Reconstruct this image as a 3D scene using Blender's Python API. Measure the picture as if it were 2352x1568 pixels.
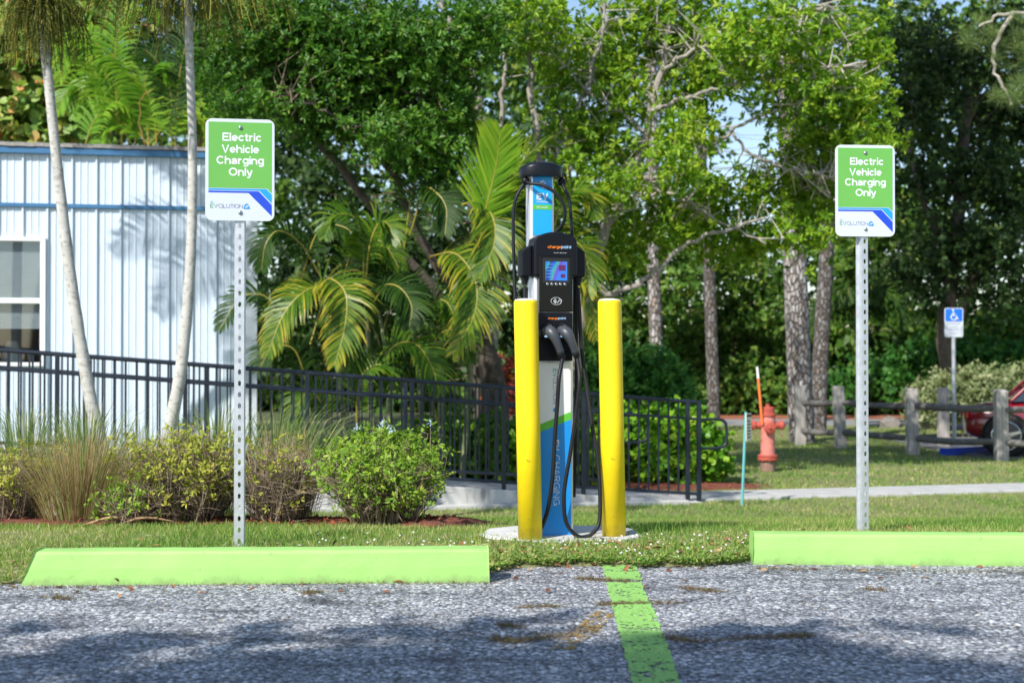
import bpy, math, random
import numpy as np
from math import sin, cos, pi, radians, sqrt
from mathutils import Vector

random.seed(7)
for o in list(bpy.data.objects):
    bpy.data.objects.remove(o)
scene = bpy.context.scene
C = scene.collection

# ------------------------------------------------------------------ camera
F = 3267.0            # focal length in pixels of a 2352 px wide picture
HZ = 825.0            # row of the horizon
CAMZ = 0.87
cam_d = bpy.data.cameras.new('camera')
cam = bpy.data.objects.new('camera', cam_d)
C.objects.link(cam)
cam.location = (0, 0, CAMZ)
cam.rotation_euler = (radians(90) + math.atan((HZ - 784) / F), 0, 0)
cam_d.sensor_width = 36
cam_d.lens = F / 2352 * 36
cam_d.clip_end = 3000
cam_d.dof.use_dof = True
cam_d.dof.focus_distance = 6.75
cam_d.dof.aperture_fstop = 3.5
scene.camera = cam

# ------------------------------------------------------------------ light
SUN_AZ = radians(38)      # sun stands behind the camera, to the left
SUN_EL = radians(42)
world = bpy.data.worlds.new('World')
scene.world = world
world.use_nodes = True
wn = world.node_tree.nodes
bg = wn['Background']
sky = wn.new('ShaderNodeTexSky')
sky.sky_type = 'NISHITA'
sky.sun_disc = False
sky.sun_elevation = SUN_EL
sky.sun_rotation = radians(180) + SUN_AZ
sky.air_density = 1.0
sky.dust_density = 0.6
sky.ozone_density = 1.4
world.node_tree.links.new(sky.outputs[0], bg.inputs[0])
bg.inputs[1].default_value = 0.128
sun_d = bpy.data.lights.new('sun', 'SUN')
sun_d.energy = 4.6
sun_d.angle = radians(0.5)
sun_d.color = (1.0, 0.955, 0.88)
sun = bpy.data.objects.new('sun', sun_d)
C.objects.link(sun)
S2 = Vector((-sin(SUN_AZ) * cos(SUN_EL), -cos(SUN_AZ) * cos(SUN_EL), sin(SUN_EL)))
sun.rotation_euler = S2.to_track_quat('Z', 'Y').to_euler()
sun.location = (-20, -25, 30)
vs = scene.view_settings
vs.view_transform = 'Standard'
vs.look = 'None'
vs.exposure = 0.50
vs.gamma = 1.0
vs.use_curve_mapping = False
scene.render.engine = 'CYCLES'
scene.cycles.max_bounces = 8
scene.cycles.transparent_max_bounces = 12


# ------------------------------------------------------------------ helpers
def P(x, y, d):
    """photo pixel (2352 px wide) at distance d -> world point"""
    return Vector(((x - 1176) / F * d, d, CAMZ + (HZ - y) / F * d))


def gz(y):
    """height of the lawn: level beside the lot, then falling away to the path"""
    t = min(1, max(0, (y - 6.9) / 7.1))
    return 0.012 - 0.712 * (t * 0.75 + 0.25 * t * t * (3 - 2 * t))


def on_ground(x, d):
    return Vector(((x - 1176) / F * d, d, gz(d)))


ROOT = {}


def thing(name, label, cat, loc=(0, 0, 0), rotz=0.0, group=None):
    o = bpy.data.objects.new(name, None)
    C.objects.link(o)
    o.empty_display_size = 0.1
    o.location = loc
    o.rotation_euler = (0, 0, rotz)
    o['label'] = label
    o['category'] = cat
    if group:
        o['group'] = group
    ROOT[o.name] = (Vector(loc), rotz)
    return o


def tag(o, label, cat, group=None):
    o['label'] = label
    o['category'] = cat
    if group:
        o['group'] = group
    return o


def root_of(p):
    while p is not None and p.name not in ROOT and p.parent:
        p = p.parent
    return ROOT.get(p.name, (Vector((0, 0, 0)), 0.0)) if p else (Vector((0, 0, 0)), 0.0)


class MB:
    def __init__(self):
        self.v = []
        self.f = []
        self.r = []

    def box(self, x0, x1, y0, y1, z0, z1):
        b = len(self.v)
        self.v += [(x0, y0, z0), (x1, y0, z0), (x1, y1, z0), (x0, y1, z0),
                   (x0, y0, z1), (x1, y0, z1), (x1, y1, z1), (x0, y1, z1)]
        self.f += [tuple(b + i for i in q) for q in
                   ((0, 3, 2, 1), (4, 5, 6, 7), (0, 1, 5, 4), (1, 2, 6, 5), (2, 3, 7, 6), (3, 0, 4, 7))]
        return self

    def tube(self, pts, rad, n=8, cap=True, flat=1.0):
        pts = [Vector(p) for p in pts]
        if not hasattr(rad, '__len__'):
            rad = [rad] * len(pts)
        b = len(self.v)
        prev = None
        for i, p in enumerate(pts):
            t = (pts[min(i + 1, len(pts) - 1)] - pts[max(i - 1, 0)]).normalized()
            if prev is None:
                a = Vector((0, 0, 1)) if abs(t.z) < 0.9 else Vector((1, 0, 0))
                u = t.cross(a).normalized()
            else:
                u = (prev - t * prev.dot(t)).normalized()
            prev = u
            w = t.cross(u)
            for k in range(n):
                q = 2 * pi * k / n
                self.v.append(tuple(p + (u * cos(q) + w * sin(q) * flat) * rad[i]))
        for i in range(len(pts) - 1):
            for k in range(n):
                k2 = (k + 1) % n
                self.f.append((b + i * n + k, b + i * n + k2, b + (i + 1) * n + k2, b + (i + 1) * n + k))
        if cap:
            self.f.append(tuple(b + k for k in reversed(range(n))))
            e = b + (len(pts) - 1) * n
            self.f.append(tuple(e + k for k in range(n)))
        return self

    def lathe(self, prof, c=(0, 0, 0), n=20, axis='z'):
        b = len(self.v)
        for r, z in prof:
            for k in range(n):
                q = 2 * pi * k / n
                if axis == 'z':
                    p = (c[0] + r * cos(q), c[1] + r * sin(q), c[2] + z)
                elif axis == 'y':
                    p = (c[0] + r * cos(q), c[1] + z, c[2] + r * sin(q))
                else:
                    p = (c[0] + z, c[1] + r * cos(q), c[2] + r * sin(q))
                self.v.append(p)
        m = len(prof)
        for i in range(m - 1):
            for k in range(n):
                k2 = (k + 1) % n
                self.f.append((b + i * n + k, b + i * n + k2, b + (i + 1) * n + k2, b + (i + 1) * n + k))
        self.f.append(tuple(b + k for k in reversed(range(n))))
        self.f.append(tuple(b + (m - 1) * n + k for k in range(n)))
        return self

    def prism(self, poly, y0, y1):
        """polygon in x,z extruded along y"""
        b = len(self.v)
        n = len(poly)
        self.v += [(x, y0, z) for x, z in poly] + [(x, y1, z) for x, z in poly]
        self.f.append(tuple(b + i for i in range(n)))
        self.f.append(tuple(b + n + i for i in reversed(range(n))))
        for i in range(n):
            j = (i + 1) % n
            self.f.append((b + j, b + i, b + n + i, b + n + j))
        return self

    def slab(self, poly, z0, z1):
        """polygon in x,y extruded along z"""
        b = len(self.v)
        n = len(poly)
        self.v += [(x, y, z0) for x, y in poly] + [(x, y, z1) for x, y in poly]
        self.f.append(tuple(b + i for i in reversed(range(n))))
        self.f.append(tuple(b + n + i for i in range(n)))
        for i in range(n):
            j = (i + 1) % n
            self.f.append((b + i, b + j, b + n + j, b + n + i))
        return self

    def face(self, pts):
        b = len(self.v)
        self.v += [tuple(p) for p in pts]
        self.f.append(tuple(range(b, b + len(pts))))
        return self

    def mesh(self, name):
        me = bpy.data.meshes.new(name)
        me.from_pydata(self.v, [], self.f)
        if self.r:
            a = me.attributes.new('rnd', 'FLOAT', 'POINT')
            a.data.foreach_set('value', np.array(self.r, dtype=np.float32))
        return me

    def build(self, name, mat, parent=None, local=False, smooth=False, bevel=0, seg=2, solid=0, kind=None):
        if parent is not None and not local:
            loc, rz = root_of(parent)
            c, s = cos(-rz), sin(-rz)
            nv = []
            for x, y, z in self.v:
                x, y, z = x - loc.x, y - loc.y, z - loc.z
                nv.append((x * c - y * s, x * s + y * c, z))
            self.v = nv
        me = self.mesh(name)
        return link(name, me, mat, parent, smooth, bevel, seg, solid, kind)


def link(name, me, mat, parent=None, smooth=False, bevel=0, seg=2, solid=0, kind=None):
    if mat is not None and len(me.materials) == 0:
        me.materials.append(mat)
    if smooth:
        me.polygons.foreach_set('use_smooth', [True] * len(me.polygons))
        me.set_sharp_from_angle(angle=radians(38))
    o = bpy.data.objects.new(name, me)
    C.objects.link(o)
    if parent is not None:
        o.parent = parent
    if solid:
        m = o.modifiers.new('solid', 'SOLIDIFY')
        m.thickness = solid
    if bevel:
        m = o.modifiers.new('bevel', 'BEVEL')
        m.width = bevel
        m.segments = seg
        m.limit_method = 'ANGLE'
        m.angle_limit = radians(40)
    if kind:
        o['kind'] = kind
    return o


def bez(pts, n=24):
    """smooth curve through points (Catmull-Rom)"""
    pts = [Vector(p) for p in pts]
    q = [pts[0] * 2 - pts[1]] + pts + [pts[-1] * 2 - pts[-2]]
    out = []
    m = len(pts) - 1
    for k in range(n + 1):
        t = k / n * m
        i = min(int(t), m - 1)
        u = t - i
        a, b, c, d = q[i], q[i + 1], q[i + 2], q[i + 3]
        out.append(0.5 * ((2 * b) + (c - a) * u + (2 * a - 5 * b + 4 * c - d) * u * u + (3 * b - a - 3 * c + d) * u ** 3))
    return out


# ------------------------------------------------------------------ materials
MATS = {}


def nodes_of(name):
    m = bpy.data.materials.new(name)
    m.use_nodes = True
    n = m.node_tree.nodes
    return m, n, m.node_tree.links, n['Principled BSDF']


def ramp(n, stops):
    r = n.new('ShaderNodeValToRGB')
    el = r.color_ramp.elements
    el[0].position, el[0].color = stops[0][0], (*stops[0][1], 1)
    el[1].position, el[1].color = stops[-1][0], (*stops[-1][1], 1)
    for p, c in stops[1:-1]:
        e = el.new(p)
        e.color = (*c, 1)
    return r


def mat(name, col, rough=0.55, var=0.12, scale=6.0, bump=0.0, bscale=60.0, metal=0.0, spec=0.5, col2=None,
        stretch=None, coat=0.0, detail=6.0, spots=None, spot_scale=25.0, spot_amt=0.62, dirt=None):
    if name in MATS:
        return MATS[name]
    m, n, l, p = nodes_of(name)
    tc = n.new('ShaderNodeTexCoord')
    src = tc.outputs['Object']
    if stretch:
        mp = n.new('ShaderNodeMapping')
        mp.inputs['Scale'].default_value = stretch
        l.new(src, mp.inputs[0])
        src = mp.outputs[0]
    nz = n.new('ShaderNodeTexNoise')
    nz.inputs['Scale'].default_value = scale
    nz.inputs['Detail'].default_value = detail
    nz.inputs['Roughness'].default_value = 0.62
    l.new(src, nz.inputs['Vector'])
    lo = col2 if col2 else tuple(c * (1 - var) for c in col)
    hi = col if col2 else tuple(min(1, c * (1 + var)) for c in col)
    r = ramp(n, [(0.32, lo), (0.68, hi)])
    l.new(nz.outputs[0], r.inputs[0])
    out = r.outputs[0]
    if spots:
        n3 = n.new('ShaderNodeTexNoise')
        n3.inputs['Scale'].default_value = spot_scale
        n3.inputs['Detail'].default_value = 5
        l.new(src, n3.inputs['Vector'])
        r3 = ramp(n, [(spot_amt, (0, 0, 0)), (spot_amt + 0.06, (1, 1, 1))])
        l.new(n3.outputs[0], r3.inputs[0])
        mx = n.new('ShaderNodeMixRGB')
        l.new(r3.outputs[0], mx.inputs[0])
        l.new(out, mx.inputs[1])
        mx.inputs[2].default_value = (*spots, 1)
        out = mx.outputs[0]
    if dirt:
        # grime splashed up from the ground and scuffs: (colour, height in metres, strength)
        sz = n.new('ShaderNodeSeparateXYZ')
        l.new(tc.outputs['Object'], sz.inputs[0])
        mr = n.new('ShaderNodeMapRange')
        mr.inputs[1].default_value = 0
        mr.inputs[2].default_value = dirt[1]
        mr.inputs[3].default_value = .42
        mr.inputs[4].default_value = 0
        l.new(sz.outputs[2], mr.inputs[0])
        n4 = n.new('ShaderNodeTexNoise')
        n4.inputs['Scale'].default_value = 16
        n4.inputs['Detail'].default_value = 8
        n4.inputs['Roughness'].default_value = .75
        l.new(tc.outputs['Object'], n4.inputs['Vector'])
        ad = n.new('ShaderNodeMath')
        ad.operation = 'ADD'
        l.new(mr.outputs[0], ad.inputs[0])
        l.new(n4.outputs[0], ad.inputs[1])
        r4 = ramp(n, [(.60, (0, 0, 0)), (.95, (dirt[2],) * 3)])
        l.new(ad.outputs[0], r4.inputs[0])
        mx4 = n.new('ShaderNodeMixRGB')
        l.new(r4.outputs[0], mx4.inputs[0])
        l.new(out, mx4.inputs[1])
        mx4.inputs[2].default_value = (*dirt[0], 1)
        out = mx4.outputs[0]
    l.new(out, p.inputs['Base Color'])
    p.inputs['Roughness'].default_value = rough
    p.inputs['Metallic'].default_value = metal
    p.inputs['Specular IOR Level'].default_value = spec
    p.inputs['Coat Weight'].default_value = coat
    if bump:
        n2 = n.new('ShaderNodeTexNoise')
        n2.inputs['Scale'].default_value = bscale
        n2.inputs['Detail'].default_value = 5
        l.new(src, n2.inputs['Vector'])
        b = n.new('ShaderNodeBump')
        b.inputs['Strength'].default_value = bump
        b.inputs['Distance'].default_value = 0.01
        l.new(n2.outputs[0], b.inputs['Height'])
        l.new(b.outputs[0], p.inputs['Normal'])
    MATS[name] = m
    return m


def leafmat(name, stops, rough=0.42, trans=0.35, spec=0.45, tint=(1.25, 1.3, 0.55)):
    """stops: colours picked by the leaf's own random number"""
    if name in MATS:
        return MATS[name]
    m, n, l, p = nodes_of(name)
    at = n.new('ShaderNodeAttribute')
    at.attribute_name = 'rnd'
    r = ramp(n, stops)
    l.new(at.outputs['Fac'], r.inputs[0])
    l.new(r.outputs[0], p.inputs['Base Color'])
    p.inputs['Roughness'].default_value = rough
    p.inputs['Specular IOR Level'].default_value = min(spec, .26)
    if trans > 0:
        tr = n.new('ShaderNodeBsdfTranslucent')
        mu = n.new('ShaderNodeMixRGB')
        mu.blend_type = 'MULTIPLY'
        mu.inputs[0].default_value = 1
        mu.inputs[2].default_value = (*tint, 1)
        l.new(r.outputs[0], mu.inputs[1])
        l.new(mu.outputs[0], tr.inputs[0])
        mx = n.new('ShaderNodeMixShader')
        mx.inputs[0].default_value = trans
        l.new(p.outputs[0], mx.inputs[1])
        l.new(tr.outputs[0], mx.inputs[2])
        l.new(mx.outputs[0], n['Material Output'].inputs[0])
    MATS[name] = m
    return m


# ------------------------------------------------------------------ leaves in bulk
TEMPL = {
    'oval': (np.array([(0, 0, 0), (.42, .38, .10), (.36, .74, .08), (0, 1, -.06), (-.36, .74, .08), (-.42, .38, .10)]),
             [(0, 1, 2, 3), (0, 3, 4, 5)]),
    'kite': (np.array([(0, 0, 0), (.5, .5, .06), (0, 1, 0), (-.5, .5, .06)]), [(0, 1, 2, 3)]),
    'round': (np.array([(0, 0, 0), (.45, .2, .06), (.5, .6, .08), (.25, .95, .02), (-.25, .95, .02), (-.5, .6, .08), (-.45, .2, .06)]),
              [(0, 1, 2, 3), (0, 3, 4), (0, 4, 5, 6)]),
    'stone': (np.array([(.5, 0, 0), (0, .5, 0), (-.5, 0, 0), (0, -.5, 0), (.1, .05, .32)]), [(0, 1, 4), (1, 2, 4), (2, 3, 4), (3, 0, 4)]),
    'blade': (np.array([(-.5, 0, 0), (.5, 0, 0), (.38, .55, .05), (-.38, .55, .05), (0, 1, .28)]), [(0, 1, 2, 3), (3, 2, 4)]),
}


def nrm(a):
    return a / (np.linalg.norm(a, axis=1, keepdims=True) + 1e-9)


def leaves(name, base, dirs, norms, L, W, rnd, material, parent=None, templ='oval', kind=None, mids=None):
    tv, tf = TEMPL[templ]
    N = len(base)
    dirs = nrm(dirs)
    side = nrm(np.cross(dirs, norms))
    nn = np.cross(side, dirs)
    L = np.broadcast_to(np.asarray(L, float), (N,))
    W = np.broadcast_to(np.asarray(W, float), (N,))
    V = (base[:, None, :] + side[:, None, :] * (tv[None, :, 0:1] * W[:, None, None])
         + dirs[:, None, :] * (tv[None, :, 1:2] * L[:, None, None])
         + nn[:, None, :] * (tv[None, :, 2:3] * L[:, None, None]))
    nv = len(tv)
    if parent is not None:
        loc, rz = root_of(parent)
        V = V - np.array(loc)[None, None, :]
    V = V.reshape(-1, 3)
    me = bpy.data.meshes.new(name)
    me.vertices.add(len(V))
    me.vertices.foreach_set('co', V.astype(np.float32).ravel())
    ln = [len(q) for q in tf]
    flat = np.array([i for q in tf for i in q])
    idx = (flat[None, :] + (np.arange(N) * nv)[:, None]).ravel()
    me.loops.add(len(idx))
    me.loops.foreach_set('vertex_index', idx.astype(np.int32))
    tot = np.tile(np.array(ln), N)
    st = np.concatenate([[0], np.cumsum(tot)[:-1]])
    me.polygons.add(len(tot))
    me.polygons.foreach_set('loop_start', st.astype(np.int32))
    me.polygons.foreach_set('loop_total', tot.astype(np.int32))
    me.update(calc_edges=True)
    a = me.attributes.new('rnd', 'FLOAT', 'POINT')
    a.data.foreach_set('value', np.repeat(np.asarray(rnd, np.float32), nv))
    return link(name, me, material, parent, kind=kind)


def in_blobs(rng, blobs, n, shell=0.55):
    """n points in ellipsoids (centre, radii), nearer their skins"""
    vol = np.array([b[1][0] * b[1][1] * b[1][2] for b in blobs]) ** (0.8)
    which = rng.choice(len(blobs), n, p=vol / vol.sum())
    u = nrm(rng.normal(size=(n, 3)))
    r = shell + (1 - shell) * rng.random(n) ** 0.6
    r[rng.random(n) < 0.25] *= rng.random()
    c = np.array([b[0] for b in blobs])[which]
    s = np.array([b[1] for b in blobs])[which]
    return c + u * r[:, None] * s, u


def rosettes(rng, centres, out, per, spread, nl, L, wr, up=0.5, flat=0.9, openness=1.0):
    """leaf tufts round each centre -> base, dir, normal, length"""
    n = len(centres) * per
    pos = np.repeat(centres, per, 0) + rng.normal(size=(n, 3)) * spread
    ax = nrm(np.repeat(out, per, 0) * 0.6 + np.array([-.2, -.3, up]) + rng.normal(size=(n, 3)) * 0.55)
    pos2 = np.repeat(pos, nl, 0)
    ax2 = np.repeat(ax, nl, 0)
    rad = rng.normal(size=(n * nl, 3))
    rad = nrm(rad - ax2 * (rad * ax2).sum(1, keepdims=True))
    d = nrm(rad * openness + ax2 * flat * rng.random((n * nl, 1)))
    nor = nrm(ax2 + rng.normal(size=(n * nl, 3)) * 0.35)
    ll = L * (0.65 + 0.6 * rng.random(n * nl))
    return pos2 + d * 0.006, d, nor, ll, np.repeat(rng.random(n), nl)


def blob(x, y, rx, ry, d, rd):
    s = d / F
    return (tuple(P(x, y, d)), (rx * s, rd, ry * s))


def crown(rng, name, parent, blobs, n_clump, per, spread, nl, L, wr, material, shell=0.5, templ='oval', up=0.5, flat=0.9, kind=None):
    cpt, out = in_blobs(rng, blobs, n_clump, shell)
    b, d, nn, ll, rr = rosettes(rng, cpt, out, per, spread, nl, L, wr, up, flat)
    rnd = np.clip(rr * 0.6 + rng.random(len(b)) * 0.4, 0, 1)
    leaves(name, b, d, nn, ll, ll * wr, rnd, material, parent, templ, kind=kind)
    return cpt


def twigs(rng, mb, sources, targets, r0, n=4, jit=0.12):
    src = np.array(sources)
    for t in targets:
        dd = np.linalg.norm(src - t, axis=1)
        k = np.argsort(dd)[:6]
        s = src[k[rng.integers(0, len(k))]]
        m1 = s + (t - s) * 0.35 + rng.normal(size=3) * jit
        m2 = s + (t - s) * 0.7 + rng.normal(size=3) * jit * 0.8
        mb.tube([s, m1, m2, t], [r0, r0 * .75, r0 * .5, r0 * .25], n, cap=False)


def frond(mb, path, wleaf, nl=34, lw=0.028, normal=(0, -.6, .8), droop=0.35, r0=0.012, rng=random, yellow=0.0, lift=0.25, rach=None, start=0.12, fwd=0.55):
    """pinnate palm leaf along a curved path: rachis tube into rach, leaflets into mb"""
    pts = bez(path, 20)
    N = Vector(normal).normalized()
    (rach or mb).tube(pts, [r0 * (1 - .8 * i / 20) for i in range(21)], 4, cap=False)
    if rach is None:
        mb.r += [0.95] * (21 * 4)
    for k in range(nl):
        s = start + (1 - start) * (k + 0.5) / nl
        t = s * 20
        i = min(int(t), 19)
        p = pts[i].lerp(pts[i + 1], t - i)
        tan = (pts[i + 1] - pts[i]).normalized()
        side = tan.cross(N)
        if side.length < 0.05:
            side = tan.cross(Vector((1, 0, 0)))
        side.normalize()
        up = side.cross(tan).normalized()
        prof = (sin(pi * min(1, (0.12 + 0.86 * s))) ** 0.6) * (1.0 if s < .8 else 1.0)
        for sg in (-1, 1):
            ll = wleaf * prof * rng.uniform(.82, 1.12)
            d = (side * sg + tan * (fwd + 0.75 * s * s) + up * lift + Vector((rng.uniform(-.12, .12), rng.uniform(-.12, .12), rng.uniform(-.12, .12)))).normalized()
            g = Vector((0, 0, -1))
            p1 = p + d * ll * .45
            d2 = (d + g * droop * .9).normalized()
            p2 = p1 + d2 * ll * .32
            d3 = (d2 + g * droop * 1.3).normalized()
            p3 = p2 + d3 * ll * .28
            w = tan.cross(d).cross(d).normalized() if tan.cross(d).length > .05 else up
            wv = (tan - d * tan.dot(d)).normalized() * lw
            b = len(mb.v)
            mb.v += [tuple(p - wv * .25), tuple(p + wv * .25), tuple(p1 - wv * .5), tuple(p1 + wv * .5),
                     tuple(p2 - wv * .38), tuple(p2 + wv * .38), tuple(p3)]
            mb.f += [(b, b + 1, b + 3, b + 2), (b + 2, b + 3, b + 5, b + 4), (b + 4, b + 5, b + 6)]
            v = min(1, max(0, rng.random() * .55 + yellow))
            mb.r += [v * .9, v * .9, v, v, min(1, v + yellow * .3), min(1, v + yellow * .3), min(1, v + yellow * .6 + .1)]


def text_mesh(body, width=None, height=None, bold=0.0, align='CENTER', spacing=1.0):
    """flat lettering in the x,z plane facing -y, scaled to a width or a capital height"""
    cu = bpy.data.curves.new('lettering', 'FONT')
    cu.body = body
    cu.align_x = align
    cu.offset = bold
    cu.size = 1
    cu.space_character = spacing
    cu.resolution_u = 3
    o = bpy.data.objects.new('tmp_text', cu)
    C.objects.link(o)
    dg = bpy.context.evaluated_depsgraph_get()
    me = bpy.data.meshes.new_from_object(o.evaluated_get(dg))
    bpy.data.objects.remove(o)
    bpy.data.curves.remove(cu)
    n = len(me.vertices)
    co = np.zeros(n * 3, np.float32)
    me.vertices.foreach_get('co', co)
    co = co.reshape(-1, 3)
    if align == 'CENTER':
        co[:, 0] -= (co[:, 0].max() + co[:, 0].min()) / 2
    if width:
        s = width / (co[:, 0].max() - co[:, 0].min())
    else:
        s = height / 0.72
    out = np.stack([co[:, 0] * s, np.zeros(n), co[:, 1] * s], 1)
    me.vertices.foreach_set('co', out.astype(np.float32).ravel())
    me.update()
    return me


def lettering(body, mat_, parent, x, y, z, rot=None, **k):
    me = text_mesh(body, **k)
    o = link('lettering', me, mat_, parent)
    o.location = (x, y, z)
    if rot is not None:
        o.rotation_euler = rot
    return o


def arc(cx, cz, rx, rz, a0, a1, n=14):
    return [(cx + rx * cos(radians(a0 + (a1 - a0) * i / n)), cz + rz * sin(radians(a0 + (a1 - a0) * i / n))) for i in range(n + 1)]


def glyph(ch, s):
    """centre lines of a plain grotesque letter of stroke weight s: strokes, advance"""
    h, x = s / 2, .53
    R, r = .72 / 2 - h, x / 2 - h
    G = {
        'l': ([[(h, 0), (h, .72)]], s), 'i': ([[(h, 0), (h, x)], [(h, .60), (h, .72)]], s), 'I': ([[(h, 0), (h, .72)]], s),
        'E': ([[(h, 0), (h, .72)], [(h, .72 - h), (.54, .72 - h)], [(h, .37), (.50, .37)], [(h, h), (.55, h)]], .56),
        'F': ([[(h, 0), (h, .72)], [(h, .72 - h), (.52, .72 - h)], [(h, .36), (.47, .36)]], .53),
        'L': ([[(h, 0), (h, .72)], [(h, h), (.48, h)]], .49), 'T': ([[(.28, 0), (.28, .72)], [(0, .72 - h), (.56, .72 - h)]], .56),
        'e': ([arc(.265, x / 2, .265 - h, r, -42, -360, 22) + [(h, x / 2)]], .53),
        'c': ([arc(.265, x / 2, .265 - h, r, 38, 322, 20)], .50), 'o': ([arc(.275, x / 2, .275 - h, r, 0, 360, 24)], .55),
        't': ([[(.15, .66), (.15, .15)] + arc(.15 + .09, .13, .09, .13 - h, 180, 270, 5) + [(.31, h)], [(0, x - h * .8), (.31, x - h * .8)]], .32),
        'r': ([[(h, 0), (h, x)], arc(.34, x - .20 - h, .34 - h, .20, 180, 95, 8)], .36),
        'V': ([[(h * .8, .72), (.325, .02), (.65 - h * .8, .72)]], .65), 'v': ([[(h * .8, x), (.26, .02), (.52 - h * .8, x)]], .52),
        'h': ([[(h, 0), (h, .72)], [(h, .28)] + arc(.27, x - .24 , .27 - h, .24 - h, 180, 0, 12) + [(.54 - h, 0)]], .54),
        'n': ([[(h, 0), (h, x)], [(h, .28)] + arc(.27, x - .24, .27 - h, .24 - h, 180, 0, 12) + [(.54 - h, 0)]], .54),
        'u': ([[(h, x), (h, .24)] + arc(.27, .24, .27 - h, .24 - h, 180, 360, 12) + [(.54 - h, x)], [(.54 - h, .2), (.54 - h, 0)]], .54),
        'C': ([arc(.355, .36, .355 - h, R, 42, 318, 24)], .68), 'O': ([arc(.38, .36, .38 - h, R, 0, 360, 28)], .76),
        'G': ([arc(.365, .36, .365 - h, R, 42, 345, 24) + [(.71 - h, .33), (.42, .33)], [(.71 - h, .36), (.71 - h, 0)]], .71),
        'U': ([[(h, .72), (h, .28)] + arc(.31, .28, .31 - h, .28 - h, 180, 360, 14) + [(.62 - h, .72)]], .62),
        'N': ([[(h, 0), (h, .72)], [(h, .70), (.63 - h, .02)], [(.63 - h, 0), (.63 - h, .72)]], .63),
        'H': ([[(h, 0), (h, .72)], [(.62 - h, 0), (.62 - h, .72)], [(h, .37), (.62 - h, .37)]], .62),
        'A': ([[(h * .8, 0), (.325, .70), (.65 - h * .8, 0)], [(.14, .24), (.51, .24)]], .65),
        'R': ([[(h, 0), (h, .72)], [(h, .72 - h), (.36, .72 - h)] + arc(.36, .53 - h * .2, .20 - h * .3, .19 - h * .8, 90, -90, 10) + [(h, .34)], [(.34, .34), (.58 - h, 0)]], .59),
        'P': ([[(h, 0), (h, .72)], [(h, .72 - h), (.36, .72 - h)] + arc(.36, .52 - h * .2, .20 - h * .3, .20 - h * .8, 90, -90, 10) + [(h, .33)]], .57),
        'a': ([arc(.25, x - .19, .25 - h, .19 - h, 165, 0, 12) + [(.50 - h, .06), (.53 - h, h * .6)], [(.50 - h, .31), (.24, .30)] + arc(.20, .16, .20 - h, .16 - h, 90, 290, 12) + [(.50 - h, .16)]], .53),
        'g': ([arc(.27, x / 2 + .01, .27 - h, r, 0, 360, 22), [(.54 - h, x), (.54 - h, -.02)] + arc(.27, -.03, .27 - h, .17 - h, 0, -150, 12)], .54),
        'p': ([arc(.275, x / 2, .275 - h, r, 0, 360, 22), [(h, x), (h, -.19)]], .55),
        'y': ([[(h * .7, x), (.26, .04)], [(.52 - h * .7, x), (.27, -.04)] + arc(.15, -.04, .12, .17 - h, -5, -95, 6) + [(.06, -.20 + h)]], .52),
        '+': ([[(.15, .66), (.15, .02)], [(0, .30), (.31, .30)]], .33), '-': ([[(0, .30), (.20, .30)]], .20), ' ': ([], .26),
    }
    return G[ch]


def stroke_text(body, weight, width, gap=.075, depth=.00004):
    """lettering in the x,z plane facing -y, centred, scaled to a width"""
    m = MB()
    cur, lay = 0.0, 0
    for c in body:
        strokes, adv = glyph(c, weight)
        for st in strokes:
            lay += 1
            pts = [Vector((cur + a, b)) for a, b in st]
            L, Rr = [], []
            for i, q in enumerate(pts):
                d0 = (pts[i] - pts[i - 1]).normalized() if i else (pts[1] - pts[0]).normalized()
                d1 = (pts[i + 1] - pts[i]).normalized() if i < len(pts) - 1 else d0
                n0, n1 = Vector((-d0.y, d0.x)), Vector((-d1.y, d1.x))
                nn = n0 + n1
                if nn.length < .3:
                    nn = n0
                nn.normalize()
                k = min(1.6, 1 / max(.4, nn.dot(n0))) * weight / 2
                L.append(q + nn * k)
                Rr.append(q - nn * k)
            b = len(m.v)
            y = -depth * (lay % 3)
            for a, c2 in zip(L, Rr):
                m.v += [(a.x, y, a.y), (c2.x, y, c2.y)]
            for i in range(len(pts) - 1):
                m.f.append((b + 2 * i, b + 2 * i + 1, b + 2 * i + 3, b + 2 * i + 2))
        cur += adv + gap
    tot = cur - gap
    k = width / tot
    m.v = [((x - tot / 2) * k, y, z * k) for x, y, z in m.v]
    return m.mesh('lettering')


def letters(body, mat_, parent, x, y, z, width, weight=.15, rot=None, gap=.075, name='lettering'):
    o = link(name, stroke_text(body, weight, width, gap), mat_, parent)
    o.location = (x, y, z)
    if rot is not None:
        o.rotation_euler = rot
    return o

# ================================================================== SETTING
TH = radians(11.2)     # building and ramp stand at this angle to the camera


def edge_y(x):
    """where the asphalt ends and the turf begins"""
    pts = [(-99, 5.50), (-1.95, 5.50), (-1.86, 5.66), (-.12, 5.76), (-.04, 5.90), (.1, 5.97), (.93, 6.03), (1.0, 6.10), (1.06, 6.24), (2.6, 6.17), (2.95, 6.0), (99, 6.0)]
    for (a, ya), (b, yb) in zip(pts[:-1], pts[1:]):
        if x <= b:
            e = ya + (yb - ya) * (x - a) / (b - a)
            break
    k = .25 if (-1.9 < x < -.1 or 1.02 < x < 2.9) else 1.0
    return e + k * (0.035 * sin(x * 7.1) + 0.02 * sin(x * 19 + 1) + 0.012 * sin(x * 43))


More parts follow.
